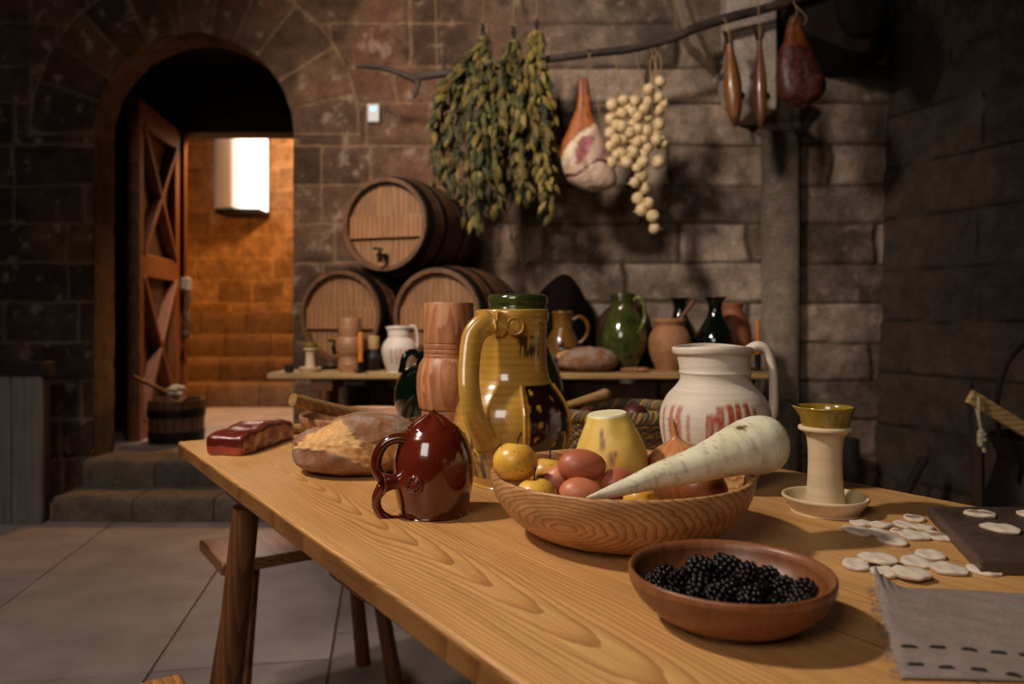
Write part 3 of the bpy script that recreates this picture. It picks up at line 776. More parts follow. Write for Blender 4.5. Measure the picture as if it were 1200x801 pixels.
# white pitcher
def white_pitcher(loc, s, label, stripes, hs=1, name='white_pitcher'):
    t = thing(name, label, 'pitcher', loc, face(loc)); t.scale = (s, s, s)
    Wc = np.array(c('d8c9b8')[:3]); Rc = np.array(c('a8431f')[:3])
    def colf(a, z, r):
        d = math.degrees(a); k = 0
        for cx, w, z0, z1, st in stripes:
            wob = .6*math.sin(z*90+cx)
            e = min(1, max(0, (w*.62-abs(d-cx-wob))/.9))*min(1, max(0, (z-z0)/.004))*min(1, max(0, (z1-z)/.004))
            if e > 0: k = max(k, e*st*(.85+.5*mnoise.noise(Vector((d*.8, z*160, cx)))+.1))
        k = min(1, max(0, k)); v = 1+.03*math.sin(z*700)
        return tuple(Wc*(1-k)*v+Rc*k)+(1,)
    def dfm(p, a, r, z):
        x, y = p.x, p.y
        if z > .2:   # slight pinched spout on the left, uneven rim
            k = (z-.2)/.05; x -= .010*k*max(0, math.cos((a+PI/2)))**6
            return (x, y, p.z+.0025*math.sin(a*2+1)*min(1, k))
        return p
    mb = MB(); mb.lathe([(0, 0), (.062, 0), (.067, .005), (.081, .04), (.092, .08), (.0968, .113), (.094, .138), (.084, .160), (.070, .176), (.062, .187), (.0605, .197), (.0625, .202), (.0605, .208), (.060, .228), (.0615, .233), (.0655, .237), (.066, .245), (.0625, .249), (.0595, .245), (.056, .22), (.056, .185), (0, .14)], 180, sub=7, colf=colf, dfm=dfm)
    mb.build('body', M_white, t, angle=80)
    mb = MB(); mb.cur = tuple(Wc)+(1,)
    mb.sweep([(.056, 0, .241), (.072, 0, .2485), (.088, 0, .240), (.0965, 0, .212), (.0985, 0, .175), (.0975, 0, .14), (.089, 0, .118)], [.0095, .0095, .0085, .008, .008, .009, .013], 18, aspect=1.5, side=(0, 1, 0))
    mb.build('handle', M_white, t, angle=80)
    return t
pw = P2(838, 1.36)
def an(dx): return math.degrees(math.asin(max(-.99, min(.99, dx/64.))))
st = [(an(-58), 5, .04, .145, .7), (an(-49), 6, .04, .150, .75), (an(-40), 6, .05, .150, .75), (an(-29), 4, .055, .138, .6), (an(-5), 8, .05, .140, .85), (an(6), 8, .06, .153, .95), (an(17), 6, .07, .156, 1.), (an(26), 6, .07, .158, 1.), (an(35), 6, .09, .158, 1.), (an(44), 5, .10, .150, .85)]
white_pitcher(pw, 1., 'cream pitcher with red finger stripes behind the fruit bowl', st)

# candle holder with saucer
def candle_holder(loc, s, label, mt=M_cream, mg=M_creamg, wick=True):
    t = thing('candle_holder', label, 'candle holder', loc, face(loc)); t.scale = (s,)*3
    mb = MB(); mb.lathe([(0, 0), (.046, 0), (.049, .003), (.060, .018), (.0635, .0235), (.062, .0265), (.058, .0245), (.048, .012), (.036, .0085), (0, .0085)], 72, sub=4); mb.build('saucer', mt, t, angle=70)
    mb = MB(); mb.lathe([(.0, .007), (.034, .008), (.030, .014), (.0275, .03), (.0255, .055), (.0248, .08), (.0255, .102), (.028, .117), (.034, .124), (.0385, .126), (.0395, .129), (.0385, .132), (.036, .1325)], 64, sub=4); mb.build('stem', mt, t, angle=70)
    def dfm(p, a, r, z):
        k = max(0, z-.145)/.017
        return (p.x-.006*k*max(0, math.cos(a+PI/2))**8, p.y, p.z)
    mb = MB(); mb.lathe([(.034, .131), (.0355, .136), (.0375, .146), (.0405, .156), (.0425, .1605), (.041, .1625), (.038, .159), (.034, .150), (.02, .146), (0, .145)], 64, sub=4, dfm=dfm); mb.build('cup', mg, t, angle=70)
    if wick:
        mb = MB(); mb.sweep([(-.02, -.005, .149), (-.034, -.006, .160), (-.048, -.008, .167), (-.056, -.009, .172)], [.0012, .0012, .0011, .0016], 6); mb.build('wick', M_iron, t)
    return t
pc = Vector((.482, 1.182, TZ)); candle_holder(pc, 1., 'cream pottery oil lamp with olive glazed cup and saucer on the table')

# wooden bowl and sticks at the far end
pb = P2(428, 1.80)
bowl('wooden_bowl', 'shallow light-brown wooden bowl behind the bread loaf', pb.x, pb.y, .15, .075, .08, M_bowl3, .008, .2)
mb = MB(); mb.sweep([W(343, 468, 1.66), W(382, 478, 1.73), W(425, 488, 1.80), W(455, 497, 1.86)], [.014, .015, .015, .014], 12)
tag(mb.build('wooden_pestle', M_pale), 'pale wooden stick slanting out of the bowl behind the bread', 'stick')
a_ = G(340, 509); a_.z = TZ+.0135; b_ = a_+Vector((.14, .10, 0)); mb = MB(); mb.sweep([a_, (a_+b_)/2, b_], [.0125, .0135, .0125], 12)
tag(mb.build('wooden_pestle', M_pale), 'short pale wooden stick lying flat behind the bacon', 'stick')

# bacon
def bacon():
    o = G(285, 535); L = Vector((.038, .229, 0)).normalized(); rz = math.atan2(L.y, L.x)
    nx, ny, nz = 40, 12, 8; Lx, Ly, Lz = .25, .09, .048
    vs = []; cols = []; idx = {}; fs = []
    fat, red, dark = [np.array(c(h)[:3]) for h in ('d8a898', '8e3a2c', '5e1c14')]
    def add(i, j, k):
        if (i, j, k) in idx: return idx[(i, j, k)]
        x, y, z = i/nx, j/ny, k/nz
        p = Vector((x*Lx, y*Ly, z*Lz))
        # round the corners
        cx = Vector((min(max(p.x, .012), Lx-.012), min(max(p.y, .012), Ly-.012), min(max(p.z, .010), Lz-.010)))
        d = p-cx
        if d.length > 0: p = cx + d.normalized()*.0115
        nn = mnoise.noise(p*28); n2 = mnoise.noise(p*90)
        p = p + Vector((nn*.004, nn*.006, (nn*.006+n2*.0012)*(z > .05)))
        p.z = max(p.z - .010*(abs(x-.5)*1.4)**2*(z > .4), 0.0003) + .006*math.sin(x*PI)*(z > .5)
        if k == nz: cc = dark*.8+red*.3
        elif i == 0: cc = dark if z > .45 else red*1.2+np.array([.2, .01, .0])*max(0, mnoise.noise(p*60))
        else:
            w = mnoise.noise(Vector((p.x*18, 0, p.z*60)))+.4*mnoise.noise(p*120)
            f = min(1, max(0, .5+w*1.3)); cc = fat*f*.9+red*(1-f)
            if z > .85: cc = dark
            if z < .12: cc = fat
        idx[(i, j, k)] = len(vs); vs.append(p); cols.append(tuple(cc)+(1,)); return idx[(i, j, k)]
    for i in range(nx):
        for j in range(ny):
            for k in (0, nz): fs.append([add(i, j, k), add(i+1, j, k), add(i+1, j+1, k), add(i, j+1, k)])
        for k in range(nz):
            for j in (0, ny): fs.append([add(i, j, k), add(i+1, j, k), add(i+1, j, k+1), add(i, j, k+1)])
    for j in range(ny):
        for k in range(nz):
            for i in (0, nx): fs.append([add(i, j, k), add(i, j+1, k), add(i, j+1, k+1), add(i, j, k+1)])
    mb = MB(); mb.add(vs, fs, cols)
    ob = mb.build('bacon_slab', painted('cured_pork', rough=.25, coat=.5, nscale=60, amt=.3, bump=(60, .4, .004), coatr=.2), loc=o, rot=(0, 0, rz), angle=80)
    tag(ob, 'slab of cured bacon with shiny dark rind on the table', 'bacon')
bacon()

# bread loaf
def loaf(name, label, cen, a, b, h, px_paint=True, rz=0, s=1):
    n, m = 140, 90; vs = []; cols = []; fs = []
    crust, crumb, flour, dk = [np.array(c(x)[:3]) for x in ('94603a', 'd6a668', 'b8a494', '5e2f18')]
    lo = [(342, 524), (400, 533), (425, 546), (440, 547), (480, 532), (520, 520)]; up = [(342, 519), (368, 504), (383, 491), (400, 491), (412, 505), (425, 521), (445, 514), (480, 503), (520, 500)]
    def itp(t, x):
        for (x0, y0), (x1, y1) in zip(t, t[1:]):
            if x <= x1: return y0+(y1-y0)*max(0, (x-x0))/(x1-x0)
        return t[-1][1]
    for j in range(m+1):
        t = PI*j/m
        for i in range(n):
            al = 2*PI*i/n
            st_ = math.sin(t)**(.62 if px_paint else 1); u = Vector((st_*math.cos(al), st_*math.sin(al), math.cos(t)))
            w = mnoise.noise(u*1.7+Vector((3, 1, 0)))
            p = Vector((u.x*a*(1+.05*w), u.y*b*(1+.1*w), 0))
            hz = h*.5*(1+u.z) if u.z > 0 else h*.5*(1+math.copysign(abs(u.z)**.6, u.z))
            if px_paint:
                tl = .80+.20*sstep(np.array([(p.x/a+.75)/.8]))[0]
                hz = hz*tl
            p.z = max(0, hz + .004*w)
            n1 = mnoise.noise(p*30); n2 = mnoise.noise(p*90); n3 = mnoise.noise(p*220)
            if px_paint:
                wp = p+Vector(cen); px = HX+F*wp.x/wp.y; py = HY-F*(wp.z-CZ)/wp.y
                edge = 3*n2+2*n1
                inn = min(itp(lo, px)-py+edge, py-itp(up, px)+edge)
                k = min(1, max(0, inn/2.5)) if u.y < .6 else 0
            else: k = min(1, max(0, (.018-abs(p.y+.01*math.sin(p.x*40)+.01*n1))/.004))*(u.z > .2)
            nrm = Vector((u.x/a, u.y/b, u.z/h)).normalized()
            p = p + nrm*((-.005*k+.0022*n2*k+.0012*n3*k)*s+.0012*n2 + .0025*(1-k)*n1) 
            if k < .6 and px_paint: p = p + nrm*.0025*(1 if (k > 0.01) else 0)
            p.z = max(p.z, .0005)
            f = max(0, min(1, .5+1.6*n1+.5*n2))*(.75 if u.z > .1 else .45)
            cc = (crust*(1-f)+flour*f*.8); low = max(0, -u.z); cc = cc*(1-low*.4)+crust*low*.5
            if 0.01 < k < .5: cc = dk
            cm = crumb*(1+.35*n2)+np.array(c('9a5a28')[:3])*max(0, n1)*.6
            cc = cc*(1-k)+cm*k if k >= .5 or k < .01 else cc*.6+cm*.4
            vs.append(p); cols.append(tuple(np.clip(cc, 0, 1))+(1,))
    fs = [(j*n+i, (j+1)*n+i, (j+1)*n+(i+1) % n, j*n+(i+1) % n) for j in range(m) for i in range(n)]
    mb = MB(); mb.add(vs, fs, cols)
    return tag(mb.build(name, painted('bread_crust', rough=.75, nscale=120, amt=.35, bump=(120, .5, .004)), loc=cen, rot=(0, 0, rz), angle=90), label, 'bread')
pl = P2(418, 1.495); loaf('bread_loaf', 'torn rustic bread loaf with floury crust on the near table', pl, .126, .098, .112)

# straw basket
def basket():
    p = P2(728, 1.725); t = thing('woven_basket', 'round woven straw basket behind the fruit bowl', 'basket', p, face(p))
    M_s = painted('straw', rough=.75, nscale=120, amt=.4)
    ca = [np.array(c(h)[:3]) for h in ('a98652', '8a6a42', '6d6252')]
    R0, R1, H = .115, .142, .085
    mb = MB(); rows = 11
    for k in range(rows):
        z = .006+H*.86*k/(rows-1); R = R0+(R1-R0)*(z/H)
        n = 160; path = []
        for i in range(n+1):
            a = 2*PI*i/n; w = .0028*math.sin(a*30+PI*(k % 2)); path.append(((R+w)*math.sin(a), -(R+w)*math.cos(a), z+.0008*math.sin(a*60)))
        mb.cur = tuple(ca[k % 3]*random.uniform(.8, 1.1))+(1,)
        mb.sweep(path, .0042, 6, smooth=False)
    mb.cur = tuple(ca[1]*.5)+(1,); mb.lathe([(0, .002), (R0, .002), (R0-.004, .006), (0, .006)], 48, smoothprof=False)
    mb.build('wall', M_s, t)
    mb = MB()
    for i in range(60):   # upright stakes
        a = 2*PI*i/60; s_, c_ = math.sin(a), -math.cos(a); mb.cur = tuple(ca[i % 3]*.8)+(1,)
        mb.sweep([(R0*s_, R0*c_, .002), ((R0+R1)/2*s_*1.012, (R0+R1)/2*c_*1.012, H*.5), (R1*s_, R1*c_, H*.95)], .002, 5, sub=3)
    mb.build('stakes', M_s, t)
    mb = MB(); ns = 3
    for s_ in range(ns):   # plaited rim
        path = []; n = 300
        for i in range(n+1):
            a = 2*PI*i/n; ph = a*26+s_*2*PI/ns
            rr = R1+.006*math.cos(ph); z = H+.004+.008*math.sin(ph); path.append((rr*math.sin(a), -rr*math.cos(a), z))
        mb.cur = tuple(ca[s_])+(1,); mb.sweep(path, .0062, 6, smooth=False)
    mb.build('rim', M_s, t)
    return p
pk = basket()
mplum = plain('plum_skin', '#5a2a20', '#3f1a15', 20, .45)
for px, py, Y, r, lab in ((690, 488, 1.745, .028, 'dark reddish round fruit at the left inside the straw basket'), (745, 487, 1.78, .03, 'dark reddish round fruit at the right inside the straw basket'), (716, 492, 1.77, .027, 'dark reddish round fruit in the middle of the straw basket')):
    w = W(px, py, Y); mb = MB(); mb.ell((0, 0, 0), (r, r, r*.9), n=24, m=14); mb.sweep([(0, 0, r*.85), (.001, 0, r*1.02)], .0015, 5, smooth=False)
    tag(mb.build('plum', mplum, loc=(w.x, w.y, w.z)), lab, 'fruit')
for dx, dy, r in ((-.05, 0, .033), (.02, -.04, .034), (.045, .035, .034), (-.02, .055, .033), (-.03, -.06, .032), (.08, -.01, .03)):
    mb = MB(); mb.ell((0, 0, 0), (r, r, r*.93), n=20, m=12); tag(mb.build('plum', mplum, loc=(pk.x+dx, pk.y+dy, TZ+.006+r*.93)), 'dark reddish fruit low in the straw basket', 'fruit', 'fruits filling the bottom of the basket')
mb = MB(); mb.sweep([W(700, 464.5, 1.66), W(714, 461, 1.66)], [.0001, .0001], 4) if False else None
mb.sweep([W(640, 482, 1.66), W(672, 473.5, 1.66), W(700, 465, 1.66), W(711, 462, 1.66), W(716, 461, 1.66)], [.010, .0105, .0125, .0135, .006], 14)
tag(mb.build('wooden_spoon', M_pale), 'pale wooden spoon handle poking above the basket rim', 'spoon')

# ------------------------------------------------------------------ contents of the fruit bowl
def apple(loc, r, lab, rot=(0, 0, 0), stem=True):
    t = thing('yellow_apple', lab, 'apple', loc, rot=rot)
    prof = []
    for i in range(19):
        th = PI*i/18; rr = r*math.sin(th)*(1+.04*math.sin(th)); z = -r*.92*math.cos(th)
        if i >= 15: z -= r*.20*((i-15)/3)**1.5
        if i <= 2: z += r*.1*((2-i)/2)
        prof.append((rr, z))
    mb = MB(); mb.lathe(prof, 40, sub=2); mb.build('flesh', M_apple, t, angle=80)
    mb = MB(); z0 = r*.68; mb.sweep([(0, 0, z0), (.0005, 0, z0+.008), (.003, 0, z0+.016), (.004, 0, z0+.019)], [.0013, .0011, .0014, .0022], 7); mb.build('stem', M_stemd, t)
    return t
M_stemd = plain('dark_stem', '#1c120b', '#2c1c10', 50, .7)
M_apple = plain('apple_skin', '#e6b84e', '#d89c34', 25, .35, coat=.15, spots=(260, .68, '#6a3d14'), sub=.05)
apple(W(604, 541, 1.005), .0285, 'yellow speckled apple resting highest at left rim of bowl', (-.15, .1, 0))
apple(W(628, 582, .975), .0265, 'yellow apple low at the left front of fruit bowl', (-.1, 0, 1))
apple(W(642, 556, 1.055), .0255, 'small yellow apple tucked behind the two front ones', (.2, .1, 2))
apple(W(752, 590, 1.0), .025, 'yellow apple almost hidden under the parsnip', (.9, .1, 2))
M_egg = plain('egg_shell', '#b96a4c', '#aa5d42', 8, .42, bump=(300, .05, .001), lo=.3, hi=.7)
M_egg2 = plain('egg_shell_light', '#c8795a', '#be6c48', 8, .42, bump=(300, .05, .001), lo=.3, hi=.7)
def egg(loc, l, w, rot, lab, m):
    mb = MB(); mb.ell((0, 0, 0), (w, w, l), n=40, m=26, egg=-.10); tag(mb.build('brown_egg', m, loc=loc, rot=rot, angle=90), lab, 'egg')
egg(W(682, 546, 1.02), .0325, .0228, (0, PI/2, .1), 'brown egg lying on top of the other eggs in bowl', M_egg)
egg(W(681, 579, .985), .029, .0215, (0, PI/2, -.1), 'light brown egg at the front under the top egg', M_egg2)
egg(W(650, 566, 1.035), .030, .0215, (.5, .5, .4), 'brown egg leaning between apples and the top egg', M_egg2)
egg(W(725, 566, 1.03), .030, .0215, (0, PI/2, .8), 'brown egg in shade right of the top egg', M_egg)
# turnip with cut top
def turnip():
    o = W(720, 552, 1.125); t = thing('yellow_turnip', 'big yellow turnip with sliced off top in the bowl', 'turnip', o, rot=(.05, -.10, face(o))); t.scale = (1.06, 1.06, 1.0)
    t.location.z = .805
    yel, org, br = [np.array(c(h)[:3]) for h in ('e8c462', 'd69a3c', '6a3c14')]
    def colf(a, z, r):
        k = max(0, min(1, .55-z*6+mnoise.noise(Vector((a*2, z*30, 0)))*.5)); cc = yel*(1-k)+org*k
        d = math.degrees(a)
        for da, dz, sa, sz in ((-12, .070, 5, .008), (-14, .083, 4, .006), (1, .05, 5, .008), (8, .056, 3, .004)):
            q = ((d-da)/sa)**2+((z-dz)/sz)**2
            if q < 2.2: cc = cc*(1-.9*max(0, 1-q/2.2))+br*.9*max(0, 1-q/2.2)
        return tuple(cc)+(1,)
    def dfm(p, a, r, z): 
        k = 1+.05*math.sin(a*2+1)+.07*mnoise.noise(Vector((math.sin(a)*1.5, math.cos(a)*1.5, z*20)))
        return (p.x*k, p.y*k, p.z)
    mb = MB(); mb.lathe([(0, -.005), (.02, -.004), (.038, .006), (.050, .024), (.0515, .042), (.047, .062), (.039, .080), (.032, .094), (.0285, .102), (.027, .1035)], 90, sub=6, colf=colf, dfm=dfm)
    mb.build('skin', painted('turnip_skin', rough=.45, nscale=30, amt=.2, bump=(30, .3, .004)), t, angle=80)
    mb = MB(); mb.lathe([(.0285, .1025), (.027, .1052), (0, .1058)], 50, smoothprof=False, dfm=dfm)
    mb.build('cut_face', plain('cut_turnip', '#efe6c2', '#e4d8ac', 30, .5), t)
turnip()
def onion():
    o = W(800, 556, 1.14); t = thing('onion', 'orange-brown onion with papery tip behind the parsnip', 'onion', (o.x, o.y, .765), face(o)); t.rotation_euler = (0, -.1, face(o))
    ca, cb = np.array(c('b8683a')[:3]), np.array(c('d09a68')[:3])
    def colf(a, z, r):
        k = max(0, min(1, .4+.6*mnoise.noise(Vector((a*9, z*6, 0)))+.4*mnoise.noise(Vector((a*25, z*4, 3))))); return tuple(ca*(1-k)+cb*k)+(1,)
    mb = MB(); mb.lathe([(0, .004), (.02, .004), (.038, .015), (.051, .036), (.054, .055), (.047, .075), (.030, .092), (.014, .100), (.006, .107), (.004, .118), (.0025, .128), (0, .131)], 90, sub=5, colf=colf)
    mb.build('bulb', painted('onion_skin', rough=.35, coat=.1, nscale=80, amt=.15), t, angle=80)
    mb = MB(); mb.cur = tuple(cb)+(1,)
    for i in range(4):
        a = i*1.6; mb.sweep([(0, 0, .118), (.005*math.sin(a), .005*math.cos(a), .128), (.010*math.sin(a), .010*math.cos(a), .136)], [.0025, .0014, .0004], 5)
    mb.build('dry_tip', painted('onion_tip', rough=.6), t)
onion()
mb = MB(); mb.ell((0, 0, 0), (.033, .033, .03), n=24, m=14)
tag(mb.build('onion', plain('onion_shade', '#8a4a28', '#6d381e', 20, .4), loc=(.262, 1.05, .812)), 'onion low at the right side of fruit bowl, coloured as shaded', 'onion')  # onion skin darkened in its colour to stand for shade low in the bowl
def parsnip():
    wc, wd, wb = [np.array(c(h)[:3]) for h in ('f0e8cc', 'cdbd8c', '6a4c28')]
    pts = [(688, 583.5, .935, 2), (715, 576, .95, 7), (740, 568, .962, 10.5), (775, 556, .98, 15.5), (815, 545, .995, 20.5), (845, 534, 1.01, 25.5), (870, 525, 1.022, 31), (888, 521, 1.032, 34), (902, 519.5, 1.04, 31), (909, 519, 1.044, 23), (912.5, 519, 1.046, 9)]
    path = cr([W(a, b, y) for a, b, y, r in pts], 14); rad = crs([r*y/F for a, b, y, r in pts], 14)
    def colf(t, th):
        n1 = mnoise.noise(Vector((t*14, math.cos(th), math.sin(th)*1.5))); n2 = mnoise.noise(Vector((t*90, math.cos(th)*1.5, math.sin(th)*1.5)))
        k = max(0, min(1, n1*.9+.15))*.55
        ring = max(0, 1-abs((t*17+.2*n1) % 1-.5)/.06)*(.5 if n1 > -.1 else .15)
        cc = wc*(1-k)+wd*k; cc = cc*(1-ring*.5)+wd*.8*ring*.5
        if n2 > .42: cc = cc*.75+wb*.2
        q = ((t-.80)/.010)**2+((th-5.35)/.20)**2
        if q < 1: cc = wb
        return tuple(cc)+(1,)
    mb = MB(); n = 48
    rad = [r*(1+(.006*math.sin(i*.9)+.008*math.sin(i*.37))*(i < 90)) for i, r in enumerate(rad)]
    mb.sweep(path, rad, n, smooth=False, colf=colf)
    for i, v in enumerate(mb.v):      # root scars and soil marks
        qx = HX+F*v[0]/v[1]; qy = HY-F*(v[2]-CZ)/v[1]; cc = np.array(mb.c[i][:3]); nn = mnoise.noise(Vector(v)*120)
        d = math.hypot((qx-868)/6.5, (qy-501)/3.2)+nn*.5
        if d < 1: cc = wb*.9
        elif d < 1.8: cc = cc*.6+wd*.4
        for sx, sy, ln in ((782, 548, 10), (800, 541, 12), (828, 530, 15), (852, 560, 8), (838, 520, 14), (744, 567, 7)):
            if abs((qx-sx)-(qy-sy)*.35) < .9 and abs(qy-sy) < ln and nn > -.25: cc = cc*.6+wb*.25
        mb.c[i] = tuple(cc)+(1,)
    tag(mb.build('parsnip', painted('parsnip_skin', rough=.55, nscale=50, amt=.2, bump=(70, .3, .003), sub=.05), angle=80), 'large white parsnip lying across the fruit bowl rim', 'parsnip')
parsnip()

# blackberries
M_berry = plain('blackberry', '#09060a', '#14080d', 60, .32, coat=.08, coatr=.2, spec=.3)
def berry_mesh():
    mb = MB(); k = 0
    N = 40
    for i in range(N):
        z = 1-2*(i+.5)/N; rr = math.sqrt(1-z*z); a = i*2.39996
        p = Vector((rr*math.cos(a)*.0100*(1+.12*z), rr*math.sin(a)*.0100*(1+.12*z), z*.0125)); mb.ell(p, (.0034,)*3, n=10, m=7)
    mb.ell((0, 0, 0), (.0098, .0098, .0118), n=10, m=8)
    return mb
be = berry_mesh(); b0 = be.build('blackberry', M_berry, merge=False)
bx, by = .2154, .76
def berry_heap():
    r = random.Random(12); P = []; d = .0262
    for lv, (z, rad, off) in enumerate(((.0195, .076, (-.004, -.003)), (.0365, .060, (.006, .0045)), (.049, .036, (.0, .010)))):
        for a in range(-4, 5):
            for b in range(-4, 5):
                x = (a+.5*(b % 2))*d+off[0]; y = b*d*.87+off[1]
                if math.hypot(x/1.0, y/.9) > rad: continue
                if lv == 1 and x > .030: continue
                if lv == 2 and (r.random() < .45 or x > .02): continue
                lift = max(0, math.hypot(x, y)-.05)*.5
                P.append((x+r.uniform(-.002, .002), y+r.uniform(-.002, .002), z+lift+r.uniform(-.0015, .0015), lv))
    return P
heap = berry_heap()
imx = lambda h: (bx+h[0])/(by+h[1])
lf = min(heap, key=imx); rt = max(heap, key=imx); tp = max(heap, key=lambda h: (h[2]))
first = True
for h in heap:
    o = b0 if first else b0.copy()
    if not first: COL.objects.link(o)
    first = False
    o.location = (bx+h[0], by+h[1], TZ+h[2]); o.rotation_euler = (random.uniform(-.9, .9)+PI/2, random.uniform(0, 3), random.uniform(0, 6)); k_ = random.uniform(.86, .98); o.scale = (k_, k_, k_)
    lab = 'shiny black blackberry heaped in the smaller wooden bowl'
    if h is lf: lab = 'leftmost blackberry of the heap in the smaller bowl'
    if h is rt: lab = 'rightmost blackberry of the heap in the smaller bowl'
    if h is tp: lab = 'topmost blackberry of the heap in the smaller bowl'
    tag(o, lab, 'blackberry', 'blackberries heaped in the bowl')

# slices of radish / root chips, board, cloth
M_slice = painted('root_slice', rough=.6, nscale=80, amt=.15, bump=(90, .25, .003), sub=.05)
def slice_(px, py, w, h, z, seed, lab, red=0, tilt=(0, 0)):
    r = random.Random(seed); p = G(px, py+1, z+.003)
    Yd = p.y; a = w/2*Yd/F; b = min(a*1.25, max(a*.62, h/2*Yd*Yd/((CZ-z)*F)*.9)); n = 26; t = .0042
    cw, cd, cr_ = [np.array(c(x)[:3]) for x in ('ddcdbb', 'b59a78', '7a2c1c')]
    ph = r.random()*6; 
    k = [1+.07*math.sin(2*PI*i/n*2+ph)+.05*math.sin(2*PI*i/n*3+ph*2)+r.uniform(-.055, .055) for i in range(n)]
    vs = []; cols = []
    rings = [(0, 0), (.95, 0), (1., .25), (1., .75), (.93, 1.), (.6, 1.02), (.3, 1.), (0, 1.)]
    for q, z_ in rings:
        for i in range(n):
            a_ = 2*PI*i/n; x = a*k[i]*q*math.cos(a_); y = b*k[i]*q*math.sin(a_)
            vs.append((x, y, z_*t+.0006*math.sin(x*300+ph)*(z_ > .5)))
            cc = cw if .3 < z_ else cd
            if z_ in (.25, .75): cc = cd*.6+cw*.4
            if red and z_ >= 1.0 and abs(y+.3*b*math.sin(x*120+ph)) < b*.38 and q < .8: cc = cr_*.7+cw*.3
            cols.append(tuple(cc)+(1,))
    fs = [(j*n+i, j*n+(i+1) % n, (j+1)*n+(i+1) % n, (j+1)*n+i) for j in range(len(rings)-1) for i in range(n)]
    mb = MB(); mb.add(vs, fs, cols)
    o = mb.build('root_slice', M_slice, loc=(p.x, p.y, z), rot=(tilt[0], tilt[1], r.uniform(-.4, .4)), angle=50); tag(o, lab, 'vegetable slice', 'pale root slices scattered by the slate board')
S = [(1009.5, 611, 27, 8, 0, 0, 'thin pale slice farthest left of the upper slice cluster'), (1005, 620, 30, 13, 0, 0, 'round pale slice at the near left of the upper cluster'), (1032, 613, 25, 8, 0, 0, 'small pale slice second along the back of the upper cluster'),
     (1030, 622, 28, 12, 0, 0, 'pale slice in the middle front of the upper cluster'), (1046, 631, 33, 13, 0, 0, 'oval pale slice nearest the viewer in the upper cluster'), (1060, 613, 24, 9, 0, 0, 'pale slice behind the large white one in the upper cluster'),
     (1071, 605.5, 24, 9, 0, 1, 'red-streaked slice farthest back, just left of the slate board'), (1071, 625, 34, 18, 0, 0, 'large white slice at the centre of the upper cluster'), (1082, 616, 26, 8, 0, 0, 'pale slice half hidden behind the large white one'),
     (1051, 620.5, 14, 6, 0, 1, 'tiny reddish scrap between slices of the upper cluster'), (1098, 626, 30, 12, 0, 1, 'red-streaked slice touching the left edge of slate board'),
     (1003, 659, 32, 15, 0, 0, 'angular pale slice at the left end of the lower cluster'), (1029, 652, 40, 16, 1, 0, 'smooth oval slice lying over others in the lower cluster'), (1038, 668, 34, 15, 0, 0, 'pale slice in the front middle of lower cluster'),
     (1067, 669, 38, 18, 1, 0, 'wide pale slice nearest the cloth in the lower cluster'), (1073, 656, 34, 15, 0, 0, 'broken-edged slice in the centre of the lower cluster'), (1090, 648, 36, 12, 0, 0, 'pale rectangular slice at the back of the lower cluster'),
     (1111, 664, 38, 18, 0, 0, 'yellowish oval slice at the right end of the lower cluster'), (1155, 666, 42, 13, 0, 0, 'pale slice poking out under the slate board corner'),
     (1149, 600, 36, 9, 2, 1, 'red-streaked slice lying on the slate board'), (1173, 617, 38, 13, 2, 0, 'plain oval white slice lying on the slate board'), (1203, 600, 20, 8, 2, 0, 'slice on the slate board cut by the right picture edge')]
BZ = .018
for i, (px, py, w, h, lv, rd_, lab) in enumerate(S):
    slice_(px, py, w, h, TZ+(0, .0045, BZ+.0003)[lv]+.0004*(i % 3 if lv == 0 else 0), 100+i, lab, rd_, (random.uniform(-.03, .03), random.uniform(-.03, .03)) if lv < 2 else (0, 0))

